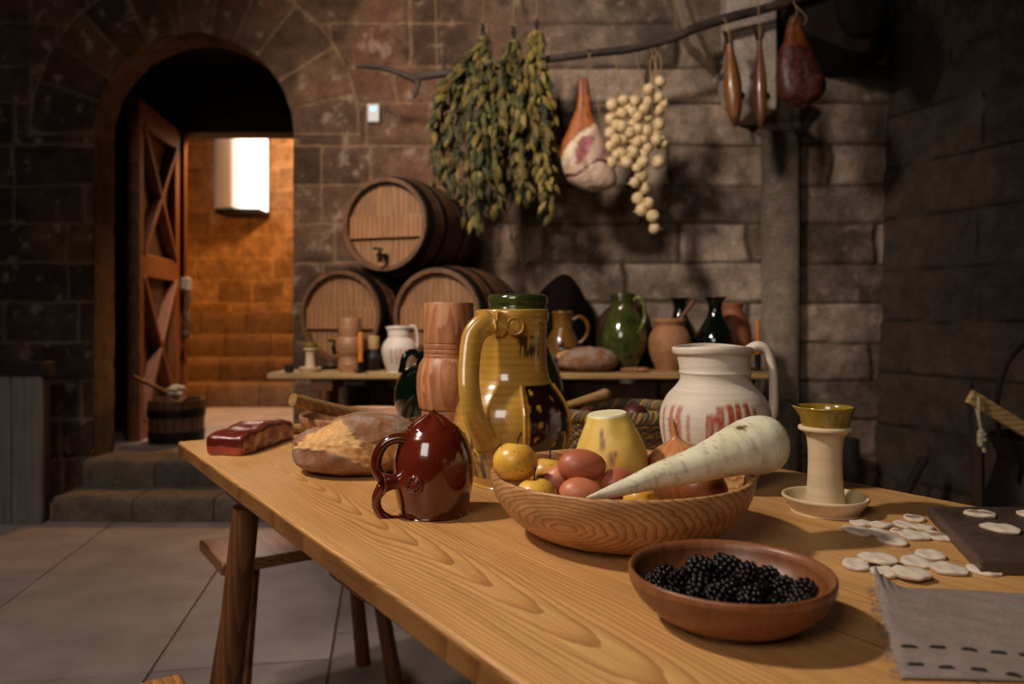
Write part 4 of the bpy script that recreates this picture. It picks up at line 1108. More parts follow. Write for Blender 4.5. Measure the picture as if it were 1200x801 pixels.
def board():
    zt = TZ+BZ
    q = [G(1087, 593, zt), G(1149, 656, zt), Vector((1.02, .872, zt)), Vector((1.05, 1.14, zt))]
    o = q[0]; mb = MB(); poly = []
    pts = []
    for a, b in zip(q, q[1:]+q[:1]):
        for k in range(14):
            t = k/14; p = a*(1-t)+b*t; j = .002*mnoise.noise(p*40); pts.append((p.x-o.x+j, p.y-o.y+j))
    mb.prism(pts, BZ-.0, off=(0, 0, 0))
    ob = mb.build('slate_board', plain('slate', '#54433a', '#382c27', 12, .5, bump=(25, .6, .006)), loc=(o.x, o.y, TZ+.0002), bevel=.003, smooth=False)
    tag(ob, 'dark brown slate board lying at the right edge of table', 'board')
board()
def cloth():
    c0 = G(1023, 690); c1 = G(1054, 797); e = Vector((.63, .80, TZ)); nx, ny = 130, 80
    q = [c1, Vector((.66, .615, TZ)), Vector((.66, .815, TZ)), c0]
    vs = []; cols = []; fs = []; base = np.array(c('8f7f78')[:3])
    for j in range(ny+1):
        for i in range(nx+1):
            u, v = i/nx, j/ny
            p = (q[0]*(1-u)+q[1]*u)*(1-v)+(q[3]*(1-u)+q[2]*u)*v
            n1 = mnoise.noise(Vector((p.x*14, p.y*14, 0))); n2 = mnoise.noise(Vector((p.x*45, p.y*45, 5)))
            ed = min(u*.24, v*.2, (1-v)*.2)
            z = .004+.003*n1+.0012*n2 + .0012
            if ed < .006: z = .0025+z*.5*(ed/.006)
            if u < .02: p.x += .003*mnoise.noise(Vector((0, p.y*120, 2)))
            p.y += .003*mnoise.noise(Vector((p.x*30, 0, v)))*(v > .97)+.0035*math.sin(p.x*30)*v
            # curled corner at the top left
            k = max(0, 1-math.hypot((p.x-q[3].x)/.035, (p.y-q[3].y)/.03)); z += .022*k*k+.006*k*abs(math.sin(p.x*350))
            w = 1+.08*n2
            vs.append((p.x, p.y, TZ+max(z, .0012))); cols.append(tuple(base*w)+(1,))
    fs = [(j*(nx+1)+i, j*(nx+1)+i+1, (j+1)*(nx+1)+i+1, (j+1)*(nx+1)+i) for j in range(ny) for i in range(nx)]
    t = thing('linen_cloth', 'grey-brown linen cloth with dark running stitches on table corner', 'cloth', (c0.x, c0.y, TZ))
    vs = [Vector(v)-Vector((c0.x, c0.y, TZ)) for v in vs]
    mb = MB(); mb.add(vs, fs, cols); o = mb.build('fabric', painted('linen', rough=.95, nscale=300, amt=.3, spec=.1, bump=(400, .4, .001)), t, merge=False, angle=80)
    m = o.modifiers.new('thick', 'SOLIDIFY'); m.thickness = .0012; m.offset = -1
    for row in ([(1065, 757), (1099, 758.5), (1136, 762.6), (1170, 765.6), (1203, 768)], [(1073, 776), (1109, 782), (1147, 785), (1188, 789)]):
        mb = MB()
        for px, py in row:
            a = G(px-9.5, py-.6, TZ+.006); b = G(px+9.5, py+1.0, TZ+.006); a.z = b.z = 0
            def zz(p):
                best = min(vs, key=lambda v: (v.x-(p.x-c0.x))**2+(v.y-(p.y-c0.y))**2); return best.z
            A_ = Vector((a.x-c0.x, a.y-c0.y, zz(a)+.0004)); B_ = Vector((b.x-c0.x, b.y-c0.y, zz(b)+.0004)); Mi = (A_+B_)/2; Mi.z = zz((a+b)/2)+.0012
            mb.sweep([A_, A_*.8+B_*.2+Vector((0,0,.0008)), Mi, A_*.2+B_*.8+Vector((0,0,.0008)), B_], [.0008, .0012, .0012, .0012, .0008], 6, aspect=1.3)
        mb.build('stitching', plain('dark_thread', '#2c211d', '#1c1411', 200, .9), t)
    mb = MB(); r = random.Random(3)
    for i in range(46):
        y = r.random(); p = q[0]*(1-y)+q[3]*y; p = p-Vector((c0.x, c0.y, TZ)); mb.sweep([(p.x+.002, p.y, .003), (p.x-r.uniform(.002, .006), p.y+r.uniform(-.003, .003), .002), (p.x-r.uniform(.006, .009), p.y+r.uniform(-.004, .004), .0012)], .0003, 4, sub=3)
    mb.cur = (1, 1, 1, 1); mb.build('frayed_edge', plain('linen_thread', '#8f7f78', '#7a6a62', 200, .9), t)
cloth()

# ------------------------------------------------------------------ background bench and barrels
BZT = .80; BY0 = 3.41
bn = thing('side_bench', 'narrow pale plank bench in front of the barrels', 'bench', (-1.09, BY0, 0))
mb = MB(); mb.box((1.13, .125, BZT-.0135), (2.26, .25, .027)); mb.build('bench_top', M_bench, bn, bevel=.005)
for x in (.22, 2.02):
    mb = MB(); mb.box((x+.02, .125, BZT-.055), (.10, .22, .055)); mb.build('cleat', M_leg, bn, bevel=.005)
    for sy in (.04, .21):
        leg(bn, (x+.03, sy, BZT-.08), (x-.03, sy+(sy-.125)*.3, 0), .026, .03, M_leg, 10)
mb = MB(); mb.cur = (1, 1, 1, 1); mb.box((.62, .15, BZT-.055), (.06, .16, .055)); mb.build('cleat', M_leg, bn, bevel=.005)
leg(bn, (.62, .15, BZT-.08), (.57, .15, 0), .022, .024, M_leg, 10)

ax = Vector((math.sin(math.radians(20)), math.cos(math.radians(20)), 0)); BRZ = -math.radians(20)
def barrel(loc, label, tap):
    t = thing('wine_barrel', label, 'barrel', loc, BRZ)
    M = Matrix.Rotation(-PI/2, 3, 'X')      # profile z -> local +Y
    L = .56; rh, rb = .222, .245
    def R(y): return rh+(rb-rh)*math.sin(PI*y/L)**.9 if 0 < y < L else rh
    mb = MB(); n = 26
    for i in range(n):
        a0 = 2*PI*i/n+.004; a1 = 2*PI*(i+1)/n-.004; k = random.uniform(.75, 1.12); mb.cur = (k, k*.98, k*.95, 1)
        ys_ = [L*j/10 for j in range(11)]; vs = []
        for y in ys_:
            for q in range(4):
                a = a0+(a1-a0)*q/3; vs.append((R(y)*math.cos(a), y, R(y)*math.sin(a)))
        for y in (ys_[-1], ys_[0]):
            pass
        fs = [(j*4+q, j*4+q+1, (j+1)*4+q+1, (j+1)*4+q) for j in range(10) for q in range(3)]
        b = len(vs)
        for y, rr in ((0, rh-.02), (.045, rh-.022)):
            for q in range(4):
                a = a0+(a1-a0)*q/3; vs.append((rr*math.cos(a), y, rr*math.sin(a)))
        fs += [(q, b+q, b+q+1, q+1) for q in range(3)]+[(b+q, b+4+q, b+4+q+1, b+q+1) for q in range(3)]
        mb.add(vs, fs)
    mb.cur = (.1, .1, .1, 1); mb.lathe([(0, .05), (.2, .05), (.205, .1), (.22, .28), (.205, .46), (.2, .55), (0, .555)], 32, smoothprof=False, M=M)
    mb.build('staves', M_stave, t, merge=False)
    mb = MB(); w = .40/6
    for i in range(6):
        x0 = -.2+i*w; k = random.uniform(.85, 1.05); mb.cur = (k, k, k, 1); x1 = x0+w-.001
        top = []; nn = 6
        for q in range(nn+1):
            x = x0+(x1-x0)*q/nn; top.append((x, math.sqrt(max(0, .2005**2-x*x))))
        poly = top+[(x, -z) for x, z in reversed(top)]
        mb.prism([(x, z) for x, z in poly], .014, M=Matrix(((1,0,0),(0,0,1),(0,1,0))), off=(0, .034, 0))
    mb.build('head', M_head, t, smooth=False)
    mb = MB(); mb.cur = (1.05, 1.0, .95, 1); mb.box((0, .024, -.012), (.385, .02, .105)); mb.build('crossbar', M_head, t, bevel=.003)
    for y0, y1 in ((.012, .07), (.15, .19), (.37, .41), (.49, .548)):
        mb = MB(); e = .0035
        mb.lathe([(R(y0)+e, y0), (R((y0+y1)/2)+e, (y0+y1)/2), (R(y1)+e, y1), (R(y1)-.002, y1), (R(y0)-.002, y0), (R(y0)+e, y0)], 64, smoothprof=False, M=M)
        mb.build('hoop', M_iron, t, angle=60)
    if tap:
        tp = MB(); tp.sweep([(-.0, .034, -.15), (-.0, -.02, -.15), (-.0, -.05, -.152)], [.012, .011, .010], 10); tp.sweep([(0, -.035, -.13), (0, -.035, -.155), (0, -.037, -.185)], [.008, .011, .009], 10)
        o = tp.build('tap', M_iron, t)
        tp = MB(); tp.sweep([(-.035, -.035, -.118), (0, -.035, -.120), (.018, -.035, -.126)], [.006, .006, .004], 8); tp.sweep([(0, -.035, -.12), (0, -.035, -.135)], .005, 8, smooth=False); tp.build('tap_key', M_iron, o)
    return t
zb = BZT+.254
bl = W(398, 371, 3.72); br_ = W(510, 371, 3.55); bt = W(449, 268, 3.63)
barrel((bl.x, bl.y-.02, zb), 'wooden barrel at lower left of the stack of three', True)
barrel((br_.x, br_.y+.02, zb), 'wooden barrel at lower right of the stack, behind the mortar', False)
barrel((bt.x, bt.y+.01, zb+.436), 'wooden barrel lying on top of the other two', True)
# rack carrying the barrels
rk = thing('barrel_rack', 'dark timber rack carrying the barrels', 'rack', (0, 0, 0))
def rp(b, y, dx): return Vector((b[0], b[1], 0))+ax*y+Vector((ax.y, -ax.x, 0))*dx
for y in (.14, .46):
    a = rp(bl, y, -.22); b = rp(br_, y, .24)
    mb = MB(); mb.bar((a.x, a.y, BZT-.05), (b.x, b.y, BZT-.05), .07, .09); mb.build('beam', M_darkwood, rk, bevel=.006)
    for p in (a*.93+b*.07, a*.07+b*.93):
        mb = MB(); mb.box((p.x, p.y, (BZT-.095)/2), (.07, .07, BZT-.095)); mb.build('leg', M_darkwood, rk, bevel=.004)

# things on the bench (z = BZT)
def onb(px, Y): return Vector(((px-HX)/F*Y, Y, BZT))
KB = 3.5/F
candle_holder(onb(363.5, 3.50), .80, 'small cream pottery candle holder at left end of the bench', wick=False)
mb = MB(); mb.lathe([(0, 0), (.016, 0), (.02, .012), (.021, .03), (.018, .036), (.0, .036)], 20); tag(mb.build('dark_pot', M_darkwood, loc=onb(339, 3.45)), 'tiny dark pot at the very left end of the bench', 'pot')
p = onb(410, 3.52); mb = MB(); mb.lathe([(a*.95, b*.76) for a, b in mortar_prof(.98)], 40, smoothprof=False); tag(mb.build('wooden_mortar', M_bowl3, loc=p, angle=35), 'pale turned wooden mortar on the bench before the left barrel', 'mortar')
def candle(px, Y, z0, h, lab):
    t = thing('orange_candle', lab, 'candle', (onb(px, Y).x, Y, BZT)); mo = plain('beeswax', '#d07a1c', '#b8650f', 20, .45, sub=.2)
    mb = MB(); mb.lathe([(0, z0), (.0105, z0), (.0105, z0+h*.97), (.007, z0+h), (0, z0+h)], 20, smoothprof=False); mb.build('wax', mo, t)
    mb = MB(); mb.sweep([(0, 0, z0+h), (.001, 0, z0+h+.012)], .0012, 5, smooth=False); mb.build('wick', M_iron, t)
    mb = MB(); mb.lathe([(0, 0), (.03, 0), (.031, .004), (.013, .007), (.011, .015), (.014, max(z0, .03)), (.014, z0+.02), (.0108, z0+.02), (.0108, z0), (0, z0-.001)], 20, smoothprof=False); mb.build('holder', M_iron, t)
candle(422.5, 3.44, .028, .155, 'thin orange candle in iron holder on the left half of bench')
candle(888, 3.55, .06, .175, 'thin orange candle at the right end of the bench')
t = thing('dark_pot', 'dark pot with pale wooden lid between mortar and small white jug', 'pot', onb(438, 3.6)); mb = MB(); mb.lathe([(0, 0), (.03, 0), (.04, .03), (.04, .06), (.03, .08), (.026, .1), (0, .1)], 28); mb.build('body', M_darkwood, t)
mb = MB(); mb.lathe([(0, .1), (.027, .1), (.028, .105), (.028, .155), (.026, .16), (0, .16)], 28, smoothprof=False); mb.build('lid', M_bench, t)
sw = [(an(-30), 9, .05, .13, .5), (an(-12), 9, .04, .132, .45), (an(4), 9, .05, .132, .45), (an(20), 9, .05, .13, .4), (an(36), 8, .06, .128, .4)]
white_pitcher(onb(468, 3.5), .83, 'small white jug with faint red stripes on the bench', sw, name='white_jug')

def jugb(name, label, px, Y, prof, mat, s=1., handle=None, group=None):
    t = thing(name, label, 'jug' if 'jug' in name else 'vase' if 'vase' in name else 'pot', onb(px, Y)); t.rotation_euler = (0, 0, face(t.location))
    mb = MB(); mb.lathe([(a*s, b*s) for a, b in prof], 56, sub=5); mb.build('body', mat, t, angle=70)
    if handle:
        mb = MB(); mb.sweep([tuple(q*s for q in h) for h in handle[0]], handle[1]*s, 12, aspect=1.3, side=(0, 1, 0)); mb.build('handle', handle[2] if len(handle) > 2 else mat, t)
    return t
Myb = plain('ochre_glaze', '#75501e', '#583812', 14, .25, coat=.6)
jyb = jugb('ochre_jug', 'small ochre glazed jug with big loop handle behind bread', 659, 3.62, [(0, 0), (.05, 0), (.058, .01), (.076, .06), (.080, .10), (.068, .15), (.050, .185), (.046, .20), (.046, .255), (.050, .262), (.050, .272), (.044, .272), (.04, .2), (0, .12)], Myb, 1., ([(.045, 0, .235), (.085, 0, .25), (.118, 0, .215), (.115, 0, .165), (.085, 0, .13), (.07, 0, .125)], .009))
mb = MB()
for i in range(26): mb.ell((.078*math.sin(-.1+.07*(i % 8)), -.078*math.cos(-.1+.07*(i % 8)), .045+.025*(i//8)), (.011, .004, .014), n=8, m=6)
mb.build('dark_patch', plain('manganese', '#1a0d07', '#2a160c', 40, .2, coat=1), jyb)
jugb('green_jug', 'bright green glazed jug with handle standing on the bench', 730, 3.62, [(0, 0), (.055, 0), (.062, .008), (.09, .06), (.108, .12), (.109, .165), (.092, .225), (.066, .27), (.055, .295), (.054, .325), (.058, .33), (.056, .337), (.059, .343), (.059, .355), (.052, .356), (.046, .3), (0, .2)], M_gglaze, 1., ([(.05, -.03, .33), (.075, -.035, .338), (.098, -.04, .30), (.098, -.045, .235), (.075, -.06, .19), (.06, -.08, .17)], .010, plain('green_glaze_light', '#5d6a2a', '#4a5a20', 20, .2, coat=1)))
jugb('terracotta_pot', 'plain terracotta pot holding a wooden stick on the bench', 785, 3.58, [(0, 0), (.055, 0), (.062, .006), (.088, .06), (.099, .115), (.094, .16), (.075, .195), (.066, .208), (.072, .222), (.076, .232), (.074, .240), (.066, .24), (.058, .21), (0, .1)], M_terra)
mb = MB(); mb.sweep([W(789, 392, 3.58), W(797, 374, 3.58), W(812, 354, 3.58), W(813.5, 352, 3.58)], [.008, .009, .011, .006], 10); tag(mb.build('wooden_stick', M_door), 'orange-brown wooden stick standing in the terracotta pot', 'stick')
vase = [(0, 0), (.05, 0), (.056, .006), (.08, .06), (.092, .12), (.085, .165), (.062, .21), (.042, .245), (.033, .275), (.032, .30), (.040, .325), (.052, .338), (.053, .343), (.046, .34), (.03, .31), (.026, .27), (0, .2)]
jugb('green_vase', 'nearly black green vase behind the terracotta pot', 797, 3.80, vase, M_dgglaze)
jugb('green_vase', 'dark green flared vase left of the brick-red jar', 838, 3.60, vase, M_dgglaze, 1.0)
jugb('terracotta_jar', 'brick-red earthenware jar at the right behind dark vase', 858, 3.80, [(0, 0), (.06, 0), (.068, .01), (.09, .07), (.094, .13), (.085, .2), (.066, .245), (.055, .265), (.05, .285), (.052, .30), (.056, .315), (.048, .316), (.042, .27), (0, .2)], M_terra2)
pl2 = onb(688, 3.50); loaf('bread_loaf', 'round-backed brown bread loaf on the background bench', pl2, .143, .08, .115, px_paint=False)
mb = MB(); mb.lathe([(0, 0), (.022, 0), (.026, .01), (.027, .06), (.024, .075), (.02, .074), (.02, .02), (0, .02)], 24); tag(mb.build('grey_cup', plain('stoneware', '#77706c', '#5f5854', 20, .4), loc=onb(645, 3.47)), 'small grey stoneware cup left of the bench loaf', 'cup')
t = thing('wooden_scoop', 'flat wooden scoop lying on the bench right of bread', 'scoop', onb(744, 3.47)); mb = MB(); mb.ell((.03, 0, .012), (.038, .03, .012), n=20, m=10); mb.build('blade', M_bowl3, t)
mb = MB(); mb.sweep([(.0, 0, .014), (-.03, 0, .013), (-.062, 0, .011)], [.009, .007, .009], 10); mb.build('handle', M_bowl3, t)
# dark leather bags / trays leaning behind
def leaning(name, lab, cat, pts, Y, dep, mat, ridge=True):
    mb = MB(); P = cr([W(a, b, Y) for a, b in pts], 6); cen = sum((Vector(p) for p in P), Vector())/len(P); n = len(P); R = 8; vs = []; fs = []
    for k in range(R+1):
        t = k/R
        for p in P:
            q = cen+(p-cen)*(1-t); q = Vector(q); q.y = Y - dep*math.sin(t*PI/2)*(1-.0*t) + .012*mnoise.noise(q*14); q.y = min(q.y, Y+.02); vs.append(q)
    for k in range(R):
        for i in range(n-1): fs.append((k*n+i, k*n+i+1, (k+1)*n+i+1, (k+1)*n+i))
    b = len(vs); vs += [Vector((p.x, Y+.04, p.z)) for p in P]
    fs += [(i, i+1, b+i+1, b+i) for i in range(n-1)]; fs.append(tuple(range(b, b+n)))
    mb.add(vs, fs); return tag(mb.build(name, mat, angle=60), lab, cat)
M_leather = plain('dark_leather', '#150e0c', '#0c0807', 12, .85, spec=.05, bump=(14, .6, .01))
leaning('leather_bag', 'big dark pointed leather bag leaning behind ochre jug', 'bag', [(630, 424), (628, 395), (630, 350), (646, 329), (662, 321), (676, 332), (690, 360), (699, 395), (699, 424), (630, 424.2)], 4.12, .12, M_leather)
leaning('leather_bag', 'low dark reddish rounded bag leaning behind green jug', 'bag', [(700, 432), (700, 385), (708, 365), (730, 352), (752, 358), (764, 382), (768, 432), (700, 432.2)], 3.92, .08, plain('red_leather', '#3a1a12', '#240f0b', 14, .5, bump=(14, .5, .01)))
# shelf board carrying the leaning bags
mb = MB(); mb.box((.66, 3.93, BZT-.02), (1.08, .5, .04)); bs = thing('back_bench', 'dark rear bench against the wall carrying bags and jars', 'bench', (0, 0, 0))
mb.v = [(x, y+.0, z) for x, y, z in mb.v]; mb.build('bench_top', M_darkwood, bs, bevel=.004)
for x in (.20, 1.14):
    for y in (3.72, 4.13):
        mb = MB(); mb.box((x, y, (BZT-.04)/2), (.06, .06, BZT-.04)); mb.build('leg', M_darkwood, bs)

# ------------------------------------------------------------------ pole and hanging food
HYD = 3.88
def pole():
    t = thing('hanging_branch', 'crooked bare branch slung along the wall for hanging food', 'branch', W(700, 64, HYD)); o = t.location.copy()
    def q(px, py, dy=0): return W(px, py, HYD+dy)-o
    mb = MB(); mb.sweep([q(482, 92), q(515, 87), q(560, 81), q(625, 72), q(690, 63), q(740, 57), q(790, 44), q(815, 33), q(850, 22), (q(890, 12)), q(925, 2), q(960, -8)], [.02, .019, .018, .019, .02, .021, .022, .024, .026, .024, .023, .02], 12)
    mb.build('main_stem', M_bark, t)
    mb = MB(); mb.sweep([q(484, 92), q(470, 86), q(450, 80), q(430, 78), q(417, 78)], [.018, .015, .013, .012, .008], 10); mb.build('fork', M_bark, t)
    mb = MB(); mb.sweep([q(484, 92), q(490, 97), q(488, 106), q(485, 115)], [.017, .014, .012, .008], 10); mb.build('fork', M_bark, t)
    mb = MB(); mb.sweep([q(520, 86), q(520, 76), q(521, 68)], [.012, .009, .006], 8); mb.build('fork', M_bark, t)
    for px, py in ((513, 88), (793, 42)):
        mb = MB(); a = q(px, py); mb.sweep([a, a+Vector((-.012, 0, .4)), a+Vector((-.02, 0, 3.72-(W(px, py, HYD).z))) if True else a], .0025, 5); mb.build('hanging_cord', M_string, t)
pole()
M_leaf = painted('bay_leaf', rough=.6, nscale=40, amt=.3, spec=.25)
M_sprig = plain('sprig', '#2b2112', '#1a140b', 40, .8)
def herb(tie, ends, label, seed, hue, n_leaf=10):
    r = random.Random(seed); o = W(tie[0], tie[1], HYD-.045)
    t = thing('herb_bundle', label, 'herbs', o)
    stems = MB(); lv = MB()
    greens = [np.array(c(h)[:3]) for h in ('54542a', '625c2e', '3e4020', '7a6a34', '2c2e18', '86703a')]
    for ex, ey in ends:
        e = W(ex, ey, HYD-.045+r.uniform(-.10, .05))-o
        top = Vector((r.uniform(-.012, .012), r.uniform(-.01, .01), .075+r.uniform(-.02, .02)))
        mid = Vector((e.x*r.uniform(.35, .55), e.y*.5-.02, e.z*.32)); m2 = Vector((e.x*r.uniform(.8, .95), e.y*.9-.01, e.z*.66))
        path = cr([top, (0, 0, 0), mid, m2, e], 8)
        stems.sweep(path, [.0028*(1-.6*i/(len(path)-1)) for i in range(len(path))], 5, smooth=False)
        L = sum((path[i+1]-path[i]).length for i in range(len(path)-1)); cnt = int(L*n_leaf*3.1)
        for k in range(cnt):
            s = .16+.84*(k+r.random())/cnt; i = min(int(s*(len(path)-1)), len(path)-2); p = path[i].lerp(path[i+1], s*(len(path)-1)-i)
            d = (path[i+1]-path[i]).normalized(); az = r.uniform(0, 2*PI)
            out = Vector((math.cos(az), math.sin(az)*.8-.25, 0)).normalized()
            drp = (d*r.uniform(.9, 1.4)+out*r.uniform(.2, .85)).normalized()
            side = drp.cross(Vector((r.uniform(-.4, .4), -1, r.uniform(-.5, .5)))).normalized(); nrm = side.cross(drp)
            Ln = r.uniform(.055, .095); wd = Ln*r.uniform(.17, .23)
            cc = greens[min(5, int(r.random()**1.2*6))] if r.random() > hue else np.array(c(r.choice(['8f7c3a', '9a8440', '7a6a30', 'a08848']))[:3])
            cc = cc*r.uniform(.5, 1.05)*(.55+.45*min(1, max(0, (.10-p.y)/.16))); lv.cur = tuple(cc)+(1,)  # leaves farther back are coloured darker, imitating shade inside the bundle
            bend = nrm*Ln*r.uniform(.05, .2)
            q = [p, p+drp*Ln*.3+side*wd*.85-bend*.3, p+drp*Ln*.3-side*wd*.85-bend*.3, p+drp*Ln*.32, p+drp*Ln*.65+side*wd*.8, p+drp*Ln*.65-side*wd*.8, p+drp*Ln*.66+bend*.2, p+drp*Ln-bend]
            q[3] = q[3]+nrm*wd*.3; q[6] = q[6]+nrm*wd*.25
            lv.add(q, [(0, 1, 3), (0, 3, 2), (1, 4, 6, 3), (3, 6, 5, 2), (4, 7, 6), (6, 7, 5)])
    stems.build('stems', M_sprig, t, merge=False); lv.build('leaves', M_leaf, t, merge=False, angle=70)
    mb = MB()
    for k in range(5): mb.sweep([(.017*math.cos(a), .015*math.sin(a), .004*k) for a in np.linspace(0, 2*PI, 14)], .0028, 5, smooth=False)
    mb.sweep([(0, 0, .02), (.0, .0, .2), (.002, 0, 3.72-o.z)], .0018, 5)
    mb.build('twine', M_twine, t, merge=False)
r = random.Random(5)
e1 = [(r.uniform(508, 600), r.uniform(150, 225)) for i in range(22)]+[(512, 170), (518, 205), (522, 212), (545, 250), (552, 262), (560, 268), (548, 235), (532, 190), (508, 148), (565, 240)]
e2 = [(r.uniform(565, 618), r.uniform(150, 240)) for i in range(18)]+[(583, 250), (590, 240), (578, 230), (600, 232)]
e3 = [(r.uniform(606, 645), r.uniform(130, 230)) for i in range(18)]+[(648, 250), (643, 215), (636, 222), (648, 200), (650, 170), (640, 245)]
herb((566, 48), e1, 'widest olive-green bay leaf bundle, leftmost of three', 1, .12)
herb((602, 52), e2, 'dark narrow bay leaf bundle, middle of the three', 2, .06)
herb((629, 42), e3, 'yellowed bay leaf bundle, rightmost of the three', 3, .5)
# bare trailing twigs
mb = MB()
o = W(585, 200, HYD-.03)
for pts in ([(584, 200), (582, 240), (586, 270), (582, 303)], [(586, 210), (594, 250), (602, 285), (614, 312)]):
    mb.sweep([W(a, b, HYD-.03)-o for a, b in pts], .003, 6)
    for a, b in pts[1:]:
        for s in (-1, 1): p = W(a, b-6, HYD-.03)-o; mb.ell(p+Vector((s*.012, 0, 0)), (.006, .004, .022), Matrix.Rotation(s*.4, 3, 'Y'), n=8, m=6)
tag(mb.build('trailing_twigs', M_sprig, loc=o), 'two bare dark twigs trailing below the bay leaf bundles', 'twigs')

# hams
def ham(name, label, px_top, px_pts, Y, paint, strings, mat=None):
    # px_pts: (cx, cy, half width px) along the ham from shank to butt
    o = W(px_pts[0][0], px_pts[0][1], Y); t = thing(name, label, 'ham', o)
    path = cr([W(a, b, Y)-o for a, b, w in px_pts], 10); rad = crs([w*Y/F for a, b, w in px_pts], 10)
    n = 64; vs = []; cols = []; m = len(path)
    for j, p in enumerate(path):
        for i in range(n):
            a = 2*PI*i/n; R = max(rad[j], .001)
            nn = mnoise.noise(Vector((math.sin(a)*1.2, math.cos(a)*1.2, j*.06)))
            x = math.sin(a)*R*(1+.06*nn); y = -math.cos(a)*R*.72*(1+.06*nn)
            if paint and y < 0: y *= .75+.25*min(1, abs(math.sin(a)))   # flattened cut face
            q = Vector((p.x+x, p.y+y, p.z+.01*nn)); vs.append(q)
            cols.append(paint(q, a, j/(m-1), nn) if paint else (1, 1, 1, 1))
    fs = [(j*n+i, j*n+(i+1) % n, (j+1)*n+(i+1) % n, (j+1)*n+i) for j in range(m-1) for i in range(n)]+[tuple(range(n))[::-1], tuple(range((m-1)*n, m*n))]
    mb = MB(); mb.add(vs, fs, cols); mb.build('meat', mat or painted('cured_ham', rough=.45, coat=.12, nscale=40, amt=.35, bump=(30, .8, .012), coatr=.3), t, angle=80)
    mb = MB()
    for pts in strings: mb.sweep([W(a, b, Y+d)-o for a, b, d in pts], .0026, 6)
    mb.build('string', M_string, t, merge=False)
    return o
skin, fatc, pink, dred, skin2 = [np.array(c(h)[:3]) for h in ('b4622c', 'e6cfae', 'b07a74', '96303c', '7a3a22')]
def paint_ham(q, a, t, nn):
    px = 690+q.x*F/HYD; py = 95-q.z*F/HYD   # position over the front of the ham
    n2 = mnoise.noise(q*25); n3 = mnoise.noise(q*70)
    cc = skin*(1-max(0, n2)*.8)+skin2*max(0, n2)*.8
    if t < .22: cc = skin2*.8+skin*.3
    if math.cos(a) > -.15:
        xl = np.interp(py+2*n2, [140, 150, 160, 175, 190, 203, 230], [712, 697, 684, 669, 661, 655, 640])
        if px > xl and py > 141:
            dx = px-xl; cc = fatc*1.0
            if dx > 10+3*n2: cc = pink*.5+fatc*.5+np.array([.03, .0, .0])*n3
            if math.hypot((px-690+(py-176)*.35)/7.5, (py-176)/19) < 1+n2*.6: cc = dred*.75+pink*.3
            if math.hypot((px-709+(py-185)*.3)/4, (py-188)/10) < 1+n2*.6: cc = pink
        if py > 200-.35*(px-690)+4*math.sin(px*.15): cc = pink*.35+fatc*.6 + np.array([.05, -.02, -.01])*n3*2
        if abs(py-(200-.35*(px-690)+4*math.sin(px*.15))) < 1.8 and px > 664: cc = dred*.3
    return tuple(np.clip(cc, .01, 1))+(1,)
ham('cured_ham', 'pale cut ham with orange skin hanging by string', None, [(684.5, 93, 3), (684, 96, 6.2), (684, 106, 6.5), (684, 120, 7.5), (683.5, 134, 10), (684, 150, 18), (684, 168, 25.5), (686, 186, 29), (691, 202, 30.5), (695, 213, 28), (697, 220, 19), (698, 224, 4)], HYD-.06, paint_ham,
    [[(690, 62, 0), (689, 75, .0), (690, 90, 0), (686, 100, .0)], [(691, 62, 0), (694, 90, .02), (700, 120, .03), (706, 150, .04)], [(688, 60, 0), (690, 58, .05), (692, 60, .08), (691, 66, .05)]])
def paint_dark(q, a, t, nn):
    n2 = mnoise.noise(q*22); n3 = mnoise.noise(q*60); cc = np.array(c('4a1e16')[:3])*(1+.8*n2)+np.array(c('6e3a30')[:3])*max(0, n3)*.8
    if t < .4: cc = np.array(c('6e3818')[:3])*(1+.6*n2)
    return tuple(np.clip(cc, .005, 1))+(1,)
ham('smoked_ham', 'dark red smoked ham hanging in front of the column top', None, [(932, 18, 3), (932, 22, 7), (931, 34, 9), (931, 48, 13), (933, 64, 20), (936, 82, 26), (939, 100, 28.5), (939, 114, 24), (938, 122, 13), (938, 126, 3)], 3.62, paint_dark,
    [[(924, -40, 0), (930, 0, 0), (934, 14, -.02), (930, 26, -.03)], [(930, 4, -.02), (940, 14, -.03), (945, 22, -.03), (941, 30, -.03)]])
ham('smoked_ham', 'blackish smoked ham hanging high at the shadowed right corner', None, [(1008, -70, 5), (1008, -50, 12), (1008, -20, 24), (1009, 10, 29), (1010, 28, 25), (1010, 40, 14), (1010, 44, 3)], 3.62, lambda q, a, t, nn: (.012, .008, .007, 1),
    [[(1008, -160, 0), (1008, -110, 0), (1008, -66, 0)]], mat=painted('blackened_ham', rough=.8, spec=.1, bump=(20, .6, .01)))

